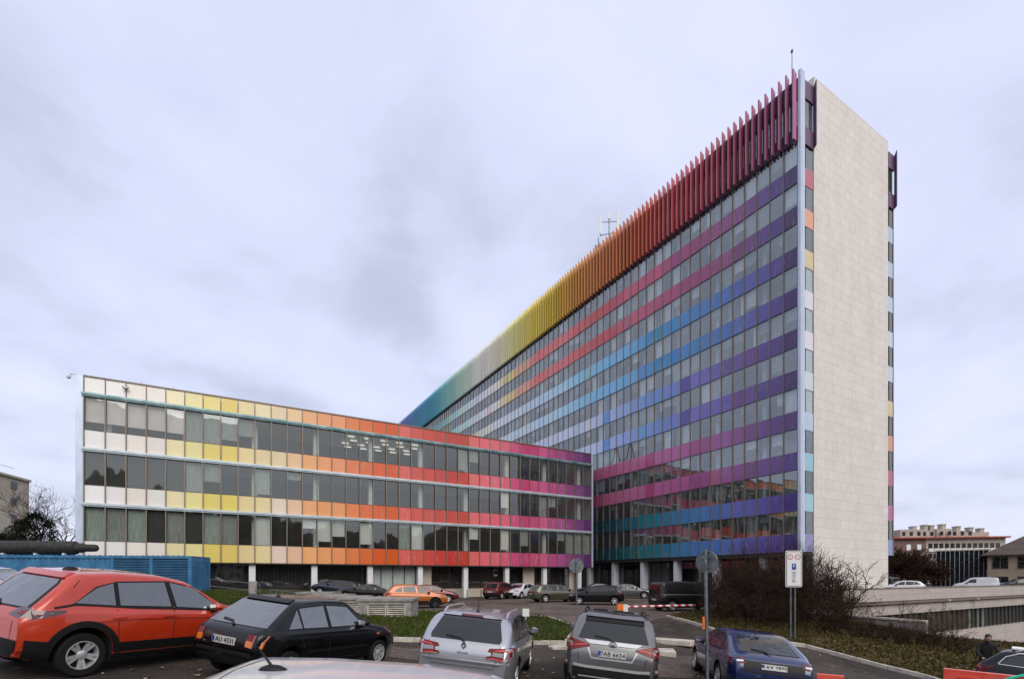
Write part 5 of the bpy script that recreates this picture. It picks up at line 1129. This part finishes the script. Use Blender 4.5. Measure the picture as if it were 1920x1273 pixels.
plastic_barrier(gz(9.35, 10.7, .16), R(-48), 'red plastic barrier with a teal strap in the lower right corner', 1.9)
plastic_barrier(gz(5.75, 9.3, -.04), R(-30), 'red plastic barrier just right of the blue liftback', .42, False)

# ------------------------------------------------------------------ blue container with exhaust silencer
A = at(358, 1100, 31); A.z = terrain(A.x, A.y); ang = math.atan2(1.4, 12.1)
t = thing('shipping_container', 'blue corrugated generator container behind the red crossover', 'container', (A.x, A.y, -1.30), ang)
CL = 12.2; H = 2.6; m = MB(); x = -CL+.15
m.box(-CL, 0, .06, 2.3, 0, .16); m.box(-CL, 0, .08, 2.3, 2.50, 2.56); m.box(-CL, 0, 2.3, 2.4, 0, 2.5)
pr = []
while x < -4.6: pr += [(x, 0.02), (x+.10, .02), (x+.15, .07), (x+.25, .07)]; x += .30
for (xa, ya), (xb, yb) in zip(pr, pr[1:]): b = len(m.v); m.v += [(xa, ya, .16), (xb, yb, .16), (xb, yb, 2.5), (xa, ya, 2.5)]; m.face((b, b+1, b+2, b+3))
m.build('side_wall', 'container_blue', t)
m = MB()
for z0, z1 in ((0, .17), (2.44, 2.6)): m.box(-CL, 0, -.03, .05, z0, z1)
for xx in (-CL, -.16, -4.6): m.box(xx, xx+.16, -.035, .08, .001, 2.601)
m.box(-.001, .05, -.03, 2.4, 0, 2.6)
for k in range(24): m.box(.05, .08, .15+k*.09, .18+k*.09, .2, 2.4)
m.build('frame', 'container_blue', t)
m = MB(); m.box(-4.44, -.16, .12, .14, .17, 2.44); lo = m.build('louvre_backing', 'interior_dark', t)
m = MB()
for k in range(22):
    z = .22+k*.10; m.box(-4.42, -2.38, -.01, .09, z, z+.045); m.box(-2.22, -.18, -.01, .09, z, z+.045)
m.box(-2.38, -2.22, -.025, .1, .17, 2.44); m.build('louvre', 'container_blue', lo)
m = MB()
for q in range(40): m.box(-CL+q*.3, -CL+.16+q*.3, -.02, .05, 2.602, 2.63)
m.build('roof_ridge', 'container_blue', t, kind='stuff')
t2 = thing('exhaust_silencer', 'long black lagged exhaust silencer lying on the blue container', 'silencer', (A.x, A.y, 1.30), ang)
m = MB(); Mx = Matrix.Translation((-11.9, .8, .50)) @ Matrix.Rotation(R(90), 4, 'Y'); m.lathe([(0, -.1), (.24, -.1), (.3, .1), (.40, .25), (.42, .5), (.42, 4.7), (.40, 4.8), (.30, 4.86), (.30, 5.2), (.24, 5.3), (.23, 5.85), (.20, 5.98), (.12, 6.05), (0, 6.06)], 28, Mx); m.build('body', 'black_lagging', t2, smooth=40)
m = MB(); m.path([(-11.8, .8, .5), (-12.6, .8, .6), (-13.2, .9, 1.2), (-13.4, .9, 2.2)], .22, 12); m.build('pipe', 'black_lagging', t2, smooth=60)
m = MB(); [m.box(x-.06, x+.06, .45, 1.15, .02, .16) for x in (-11, -9.2, -7.6)]; m.build('saddle', 'steel_white', t2)

# ------------------------------------------------------------------ background buildings
def block(name, label, cat, loc, rz, W_, Dp, H_, floors, bays, wallm, winw=.6, winh=.55, roof=None, base=0, glassm='glass', frame='frame_dark', sides=True, parapet=None):
    t = thing(name, label, cat, loc, rz); m = MB(); m.box(0, W_, 0, Dp, 0, H_); m.build('wall', wallm, t); fh = (H_-base)/floors; bw = W_/bays
    for f in range(floors):
        for b in range(bays):
            x0 = b*bw+bw*(1-winw)/2; z0 = base+f*fh+fh*.3; q = MB(); q.box(x0, x0+bw*winw, -.03, .0, z0, z0+fh*winh); q.mi = 0; wd = q.build('window', glassm, t)
            q = MB(); x1 = x0+bw*winw; z1 = z0+fh*winh
            for a in ((x0-.06, x0, z0-.06, z1+.06), (x1, x1+.06, z0-.06, z1+.06), (x0, x1, z0-.06, z0), (x0, x1, z1, z1+.06), ((x0+x1)/2-.03, (x0+x1)/2+.03, z0, z1)): q.box(a[0], a[1], -.07, -.032, a[2], a[3])
            q.build('frame', frame, wd)
    if sides:
        for s_ in (0, 1):
            for f in range(floors):
                for y in (Dp*.2, Dp*.6): q = MB(); xx = (-.03, 0) if s_ == 0 else (W_, W_+.03); q.box(*xx, y, y+1.6, base+f*fh+fh*.3, base+f*fh+fh*.8); q.build('window', 'car_glass', t)
    if roof: m = MB(); m.box(-.4, W_+.4, -.5, Dp+.4, H_, H_+.35); m.build('roof', roof, t)
    return t
def atz(px, Y, z): return ((px-CX)/FPX*Y, Y, z)
# left: cream apartment block on the slope
hx = atz(-158, 82, 3.0); t = block('apartment_building', 'cream apartment block with brown windows at the left edge', 'apartment block', hx, R(14), 8.6, 12, 15.2, 5, 3, 'render_cream', .62, .62, None, 0, 'car_glass', 'roof_brown')
m = MB(); m.box(-.3, 9.0, -.6, 12, 15.2, 15.6); m.build('roof', 'render_cream', t)
m = MB(); [m.tube((x, -.3, 15.6), (x, -.3, 17.0), .04, n=5) for x in (0, 3, 6, 8.6)]; m.path([(0, -.3, 17), (8.6, -.3, 17), (8.6, 8, 17)], .04, 5); m.path([(0, -.3, 16.3), (8.6, -.3, 16.3)], .03, 5); m.build('roof_railing', 'steel_galv', t)
# right: tall brick and cream apartment block
t = thing('apartment_building', 'stepped cream and brick apartment block with red roof edge far behind on the right', 'apartment block', atz(1676, 150, -2), R(-10)); t.scale = (.56, 1, 1)
Wb = 52; m = MB(); m.box(0, Wb, 0, 14, 0, 13.4); m.build('wall', 'render_grey', t)
m = MB(); m.box(-.05, 15.2, -.1, 14, 0, 13.3); m.build('brick_wall', 'brick_far', t)
m = MB(); m.box(-1.2, Wb+1, -1.2, 14, 13.4, 13.8); m.build('roof', 'roof_red', t)
m = MB(); m.box(4, 15, 1, 10, 13.8, 16.3); m.box(15, 22, 2, 10, 13.8, 16.0); m.box(22, 29, 1.5, 10, 13.8, 16.4); m.box(29, 36, 2, 10, 13.8, 15.8); m.box(36, 47, 2, 10, 13.8, 15.3)
up = m.build('upper_storey', 'render_grey', t)
for x, h in ((12, 17.2), (17.5, 17.6), (20.5, 17.4), (26, 17.7), (33, 17.0), (39, 16.6), (44, 16.3)):
    m = MB(); m.box(x, x+1.9, 3, 5, 15, h); m.box(x-.15, x+2.05, 2.85, 5.15, h, h+.3); m.build('chimney', 'render_grey', up)
rnd = random.Random(3)
for r in range(4):
    for b in range(13):
        x = 16.4+b*2.6; z = 1.2+r*3.05; w_ = 1.9; m = MB(); m.box(x, x+w_, -.02, -.0, z, z+1.6); wd = m.build('window', 'car_glass', t)
        if r > 1: m = MB(); m.box(x-.2, x+w_+.2, -.55, -.45, z-.9, z+.1); m.box(x-.2, x+w_+.2, -.45, -.02, z-.95, z-.85); m.build('balcony', 'steel_white', wd)
for x in (6, 11): m = MB(); m.box(x, x+2, -.14, -.1, 10, 11.7); m.build('window', 'blind_white', t)
for b in range(10): x = 5+b*3.6; m = MB(); y = 1.96 if 15 <= x < 22 or x > 29 else .96; m.box(x, x+1.5, y-.02, y+.02, 14.4, 15.6); m.build('window', 'car_glass', t)
# glass curtain building
t = thing('glass_building', 'dark glass building with pale vertical fins beyond the roof deck', 'office building', atz(1755, 96, -3), R(-43)); m = MB(); m.box(0, 7.4, .1, 9, 0, 7.9); m.build('curtain_wall', 'car_glass', t)
m = MB(); m.box(-.1, 7.5, -.05, 9, 7.9, 8.1); m.build('roof', 'render_grey', t)
for i in range(12): x = i*.66+.06; m = MB(); m.box(x-.045, x+.045, -.25, .098, 0, 7.89); m.build('fin', 'frame_pale', t)
m = MB(); [m.box(0, 7.4, .0, .096, z, z+.12) for z in (2.6, 5.2)]; m.build('transom', 'frame_dark', t)
# tan house with hipped roof
hx = atz(1852, 84, -3.2); t = block('house', 'tan rendered house with brown hipped roof at the right edge', 'house', hx, R(-43), 24, 12, 6.9, 2, 8, 'render_tan', .62, .58, None, .3, 'car_glass', 'frame_tan')
m = MB(); b = 0; m.v += [(-.8, -.8, 6.9), (24.8, -.8, 6.9), (24.8, 12.8, 6.9), (-.8, 12.8, 6.9), (8, 6, 12.2), (17, 6, 12.2), (-.8, -.8, 6.75), (24.8, -.8, 6.75), (24.8, 12.8, 6.75), (-.8, 12.8, 6.75)]
for f in ((0, 1, 5, 4), (1, 2, 5), (2, 3, 4, 5), (3, 0, 4), (0, 6, 7, 1), (1, 7, 8, 2), (2, 8, 9, 3), (3, 9, 6, 0), (9, 8, 7, 6)): m.face(f)
m.build('roof', 'roof_brown', t)
# buildings behind the camera, seen only as reflections
block('apartment_building', 'long pale housing block that shows only mirrored in the windows', 'apartment block', (60, -95, -4), R(200), 46, 12, 15, 5, 16, 'render_cream', .5, .5, 'roof_red', 0, 'car_glass', 'frame_tan', False)
# lawn slope at the left
drape('lawn', [(-140, 30), (-34, 33), (-33, 52), (-60, 90), (-140, 90)], 'lawn_green', .15, step=3)

# ------------------------------------------------------------------ trees and bushes
def branch(mb, p, d, L, r, depth, rnd, spread=.6, up=.15, split=(2, 3), minr=.004, leaf=None, jit=.25, n=3, shrink=.72):
    k = 3 if depth > 1 else 2; q = Vector(p); dd = Vector(d).normalized(); rr = r
    pts = [q.copy()]
    for i in range(k):
        dd = (dd+Vector((rnd.gauss(0, jit), rnd.gauss(0, jit), rnd.gauss(0, jit*.6)+up))*.5).normalized(); q2 = q+dd*L/k; r2 = max(minr, rr*(1-.25/k*1.6)); mb.tube(q, q2, rr, r2, n if rr < .03 else 6, cap=False); q = q2; rr = r2; pts.append(q.copy())
        if depth > 0 and i < k-1 and rnd.random() < .7: sd_ = (dd+Vector((rnd.gauss(0, 1), rnd.gauss(0, 1), rnd.gauss(0, .5)))*spread*1.1).normalized(); branch(mb, q, sd_, L*shrink*.8, max(minr, rr*.55), depth-1, rnd, spread, up, split, minr, leaf, jit, n, shrink)
    if depth > 0:
        for _ in range(rnd.randint(*split)): sd_ = (dd+Vector((rnd.gauss(0, 1), rnd.gauss(0, 1), rnd.gauss(0, .6)))*spread).normalized(); branch(mb, q, sd_, L*shrink*rnd.uniform(.8, 1.15), max(minr, rr*.68), depth-1, rnd, spread, up, split, minr, leaf, jit, n, shrink)
    elif leaf is not None: leaf.append(q)
def bush(loc, w_, h_, stems, seed, label, mt_='twig', depth=3, r=.02, group='bare bushes', cat='bush', name='bare_bush', minr=.005, tip=None):
    rnd = random.Random(seed); mb = MB()
    for i in range(stems):
        a = rnd.uniform(0, 2*math.pi); rad = math.sqrt(rnd.random())*w_*.5; x, y = rad*math.cos(a), rad*math.sin(a); z = terrain(loc[0]+x, loc[1]+y)-terrain(*loc); hh = h_*rnd.uniform(.75, 1.1)*(1-.35*(rad/(w_*.5))**2)
        branch(mb, (x, y, z-.05), (math.cos(a)*.35, math.sin(a)*.35, 1), hh*.40, r*rnd.uniform(.7, 1.2), depth, rnd, .55, .12, (2, 3), minr)
    o = mb.build(name, mt_, loc=(loc[0], loc[1], terrain(*loc))); tg(o, label, cat, group); return o
def bpx(px, Y): return ((px-CX)/FPX*Y, Y)
bush(bpx(1388, 27), 2.8, 3.6, 60, 1, 'leftmost bare bush of the dark clump, over the shiny black car')
bush(bpx(1432, 26), 3.6, 4.7, 85, 2, 'tallest middle bush of the dark clump left of the parking sign')
bush(bpx(1486, 27), 3.2, 4.3, 85, 3, 'bare bush directly behind the parking sign')
bush(bpx(1535, 25.5), 2.4, 2.6, 45, 4, 'dark bush right of the parking sign before the stone end wall')
bush(bpx(1408, 24.5), 3.4, 2.4, 60, 9, 'low dark bush at the foot of the clump, left side')
bush(bpx(1510, 24), 3.6, 2.4, 60, 10, 'low dark bush at the foot of the clump, right side')
bush(bpx(1588, 26.0), .6, 4.0, 4, 45, 'slender bare shrub in front of the stone wall', 'bark', 4, .045, minr=.011)
bush(bpx(1650, 25.5), 2.0, 1.7, 6, 6, 'thin pale shrub in front of the low retaining wall', 'twig_pale', 3, .018)
bush(bpx(1610, 23), 3.4, .8, 60, 7, 'brown bush on the bank below the pale shrub')
bush(bpx(1672, 22.5), 3.2, .8, 60, 8, 'brown bush in the middle of the bank')
bush(bpx(1735, 22), 2.8, 1.1, 50, 11, 'brown bush at the right end of the bank')
bush(bpx(1755, 23), 1.8, 2.2, 9, 12, 'tall pale brown shrub at the right end of the bank', 'twig_pale', 3, .016)
def bare_tree(loc, h_, seed, label, mt_='bark', group='bare trees', depth=5, z=None, trunk_r=.16, minr=.012):
    rnd = random.Random(seed); zz = terrain(*loc) if z is None else z; t = thing('bare_tree', label, 'tree', (loc[0], loc[1], zz), 0, group); tr = MB(); cr = MB(); hh = h_*.28
    tr.tube((0, 0, -.4), (.05, .03, hh), trunk_r, trunk_r*.75, 10); tr.build('trunk', mt_, t, smooth=50)
    for i in range(5): a = i*1.26+rnd.uniform(-.3, .3); branch(cr, (.05, .03, hh*rnd.uniform(.8, 1)), (math.cos(a)*.7, math.sin(a)*.7, 1), h_*.26, trunk_r*.5, depth-1, rnd, .5, .12, (2, 3), minr, n=3)
    cr.build('crown', mt_, t); return t
bare_tree(bpx(76, 62), 9.5, 21, 'bare tree behind the dark pine at the left', depth=5, z=terrain(*bpx(76, 62)))
bare_tree(bpx(122, 60), 6.5, 22, 'small bare tree between the pine and the white end of the wing', depth=5)
def conifer(loc, h_, seed, label, z=None, group='pines', rw=.5, mt_='needles', n=220):
    rnd = random.Random(seed); zz = terrain(*loc) if z is None else z; t = thing('pine_tree', label, 'tree', (loc[0], loc[1], zz), 0, group); tr = MB(); tr.tube((0, 0, -.3), (0, 0, h_*.8), .14, .05, 8)
    lf = MB()
    for i in range(n):
        u = rnd.random(); a = rnd.uniform(0, 6.283); R_ = rw*h_*(math.sin(math.pi*min(1, u*.85+.12)))*rnd.uniform(.5, 1.0); z = h_*(.18+.8*u); c = Vector((R_*math.cos(a)*.9, R_*math.sin(a)*.9, z+rnd.uniform(-.1, .1)))
        if i % 8 == 0: tr.tube((0, 0, z*.8), c, .03, .012, 4, cap=False)
        for k in range(26):
            v = Vector((rnd.gauss(0, 1), rnd.gauss(0, 1), rnd.gauss(0, .7))).normalized(); q = c+v*rnd.uniform(.05, .38); s_ = v.orthogonal().normalized()*.05; e_ = q+v*rnd.uniform(.12, .26)+Vector((0, 0, .05)); b = len(lf.v); lf.v += [tuple(q-s_), tuple(q+s_), tuple(e_)]; lf.face((b, b+1, b+2))
    tr.build('trunk', 'bark', t); lf.build('crown', mt_, t); return t
conifer(bpx(66, 56), 5.2, 31, 'dark spreading pine above the black silencer', n=200)
conifer(bpx(40, 58), 4.0, 34, 'dark low pine in front of the cream apartment block', n=120)
conifer(bpx(124, 52), 2.6, 32, 'small dark pine right above the end of the silencer', n=70)
conifer(bpx(4, 44), 2.8, 33, 'dark rounded evergreen at the left edge behind the container', rw=.7, n=90)
# wood beyond the roof deck, each tree its own thing
rr_ = random.Random(77)
names_ = ['dark bare tree just right of the stone end wall', 'second tree of the dark grove beyond the roof deck', 'tree in the middle of the dark grove beyond the roof deck', 'tree of the dark grove below the brick gable', 'tree of the dark grove nearest the glass building', 'bare tree before the left part of the glass building']
for i, (px, Y, h) in enumerate(((1676, 84, 7.6), (1690, 90, 7.4), (1704, 84, 8.2), (1719, 90, 7.6), (1733, 86, 7.0), (1752, 84, 5.0))):
    x, y = bpx(px, Y); t = thing('bare_tree', names_[i], 'tree', (x, y, -2.5), 0, 'grove beyond the roof deck'); tr = MB(); tr.tube((0, 0, 0), (0, 0, h*.4), .2, .14, 8); tr.build('trunk', 'bark', t); cr = MB()
    for k in range(9): a = rr_.uniform(0, 6.28); branch(cr, (0, 0, h*rr_.uniform(.08, .36)), (math.cos(a)*.8, math.sin(a)*.8, .9), h*.30, .08, 3, rr_, .75, .06, (3, 4), .035, n=3, shrink=.7)
    cr.build('crown', 'twig', t)
# grass blades: countless, so one object per patch
def grass(name, poly, n, mt_, seed, h=(.05, .14), dead=0, label=None):
    rnd = random.Random(seed); xs = [p[0] for p in poly]; ys = [p[1] for p in poly]; m = MB()
    def inside(x, y):
        c = False; j = len(poly)-1
        for i in range(len(poly)):
            if (poly[i][1] > y) != (poly[j][1] > y) and x < (poly[j][0]-poly[i][0])*(y-poly[i][1])/(poly[j][1]-poly[i][1])+poly[i][0]: c = not c
            j = i
        return c
    k = 0
    while k < n:
        x = rnd.uniform(min(xs), max(xs)); y = rnd.uniform(min(ys), max(ys))
        if not inside(x, y): continue
        if Vector((x, y)).length > 18 and rnd.random() < .3: continue
        cl = rnd.random() < .4; z = terrain(x, y)+.09
        for q in range(4 if cl else 2):
            a = rnd.uniform(0, 6.28); hh = rnd.uniform(*h)*(1.4 if cl else .8); dx, dy = .035*math.cos(a), .035*math.sin(a); ox, oy = rnd.uniform(-.06, .06), rnd.uniform(-.06, .06); b = len(m.v)
            m.v += [(x+ox-dx, y+oy-dy, z), (x+ox+dx, y+oy+dy, z), (x+ox+rnd.uniform(-.06, .06), y+oy+rnd.uniform(-.06, .06), z+hh)]; m.mi = 1 if rnd.random() < dead else 0; m.face((b, b+1, b+2))
        k += 1
    o = m.build(name, [mt_, 'twig_pale'], kind='stuff'); o['label'] = label; o['category'] = 'grass'
grass('grass', verge[:6]+[(-13, 30), (-14, 20)], 9000, 'blade_green', 51, dead=.12, label='short green grass on the verge behind the parked cars')
grass('grass', bank, 9000, 'leaf_olive', 52, (.04, .13), .28, label='rough brownish grass on the bank below the bushes')
grass('grass', [(-20, 32), (-13, 36), (-10, 30), (-20, 24)], 3000, 'blade_green', 53, dead=.1, label='grass between the container and the vent boxes')
def litter(name, areas, n, seed, label):
    rnd = random.Random(seed); m = MB()
    for k in range(n):
        x0, x1, y0, y1 = areas[k % len(areas)]; x = rnd.uniform(x0, x1); y = rnd.uniform(y0, y1); s_ = rnd.uniform(.02, .06); a = rnd.uniform(0, 6.28); z = terrain(x, y)+(.15 if k % len(areas) < 2 else .02); b = len(m.v)
        for q, r in ((0, 1), (1.4, .7), (3.1, 1.1), (4.6, .6)): m.v.append((x+s_*r*math.cos(a+q), y+s_*r*math.sin(a+q), z+rnd.uniform(0, .03)))
        m.mi = rnd.randint(0, 1); m.face((b, b+1, b+2, b+3))
    o = m.build(name, ['leaf_dry', 'leaf_brown'], kind='stuff'); o['label'] = label; o['category'] = 'leaves'
nmat('leaf_dry', (.22, .15, .08), (.42, .32, .2), 5, 3, .9, spec=.1); nmat('leaf_brown', (.08, .04, .02), (.16, .08, .04), 5, 3, .9, spec=.1)
litter('dry_leaves', [(10.5, 21, 16, 27), (9, 17, 20, 30), (-9, 9, 11, 15.6), (-10, 8, 5, 12)], 2600, 5, 'dry leaves scattered over the bank and along the kerb')
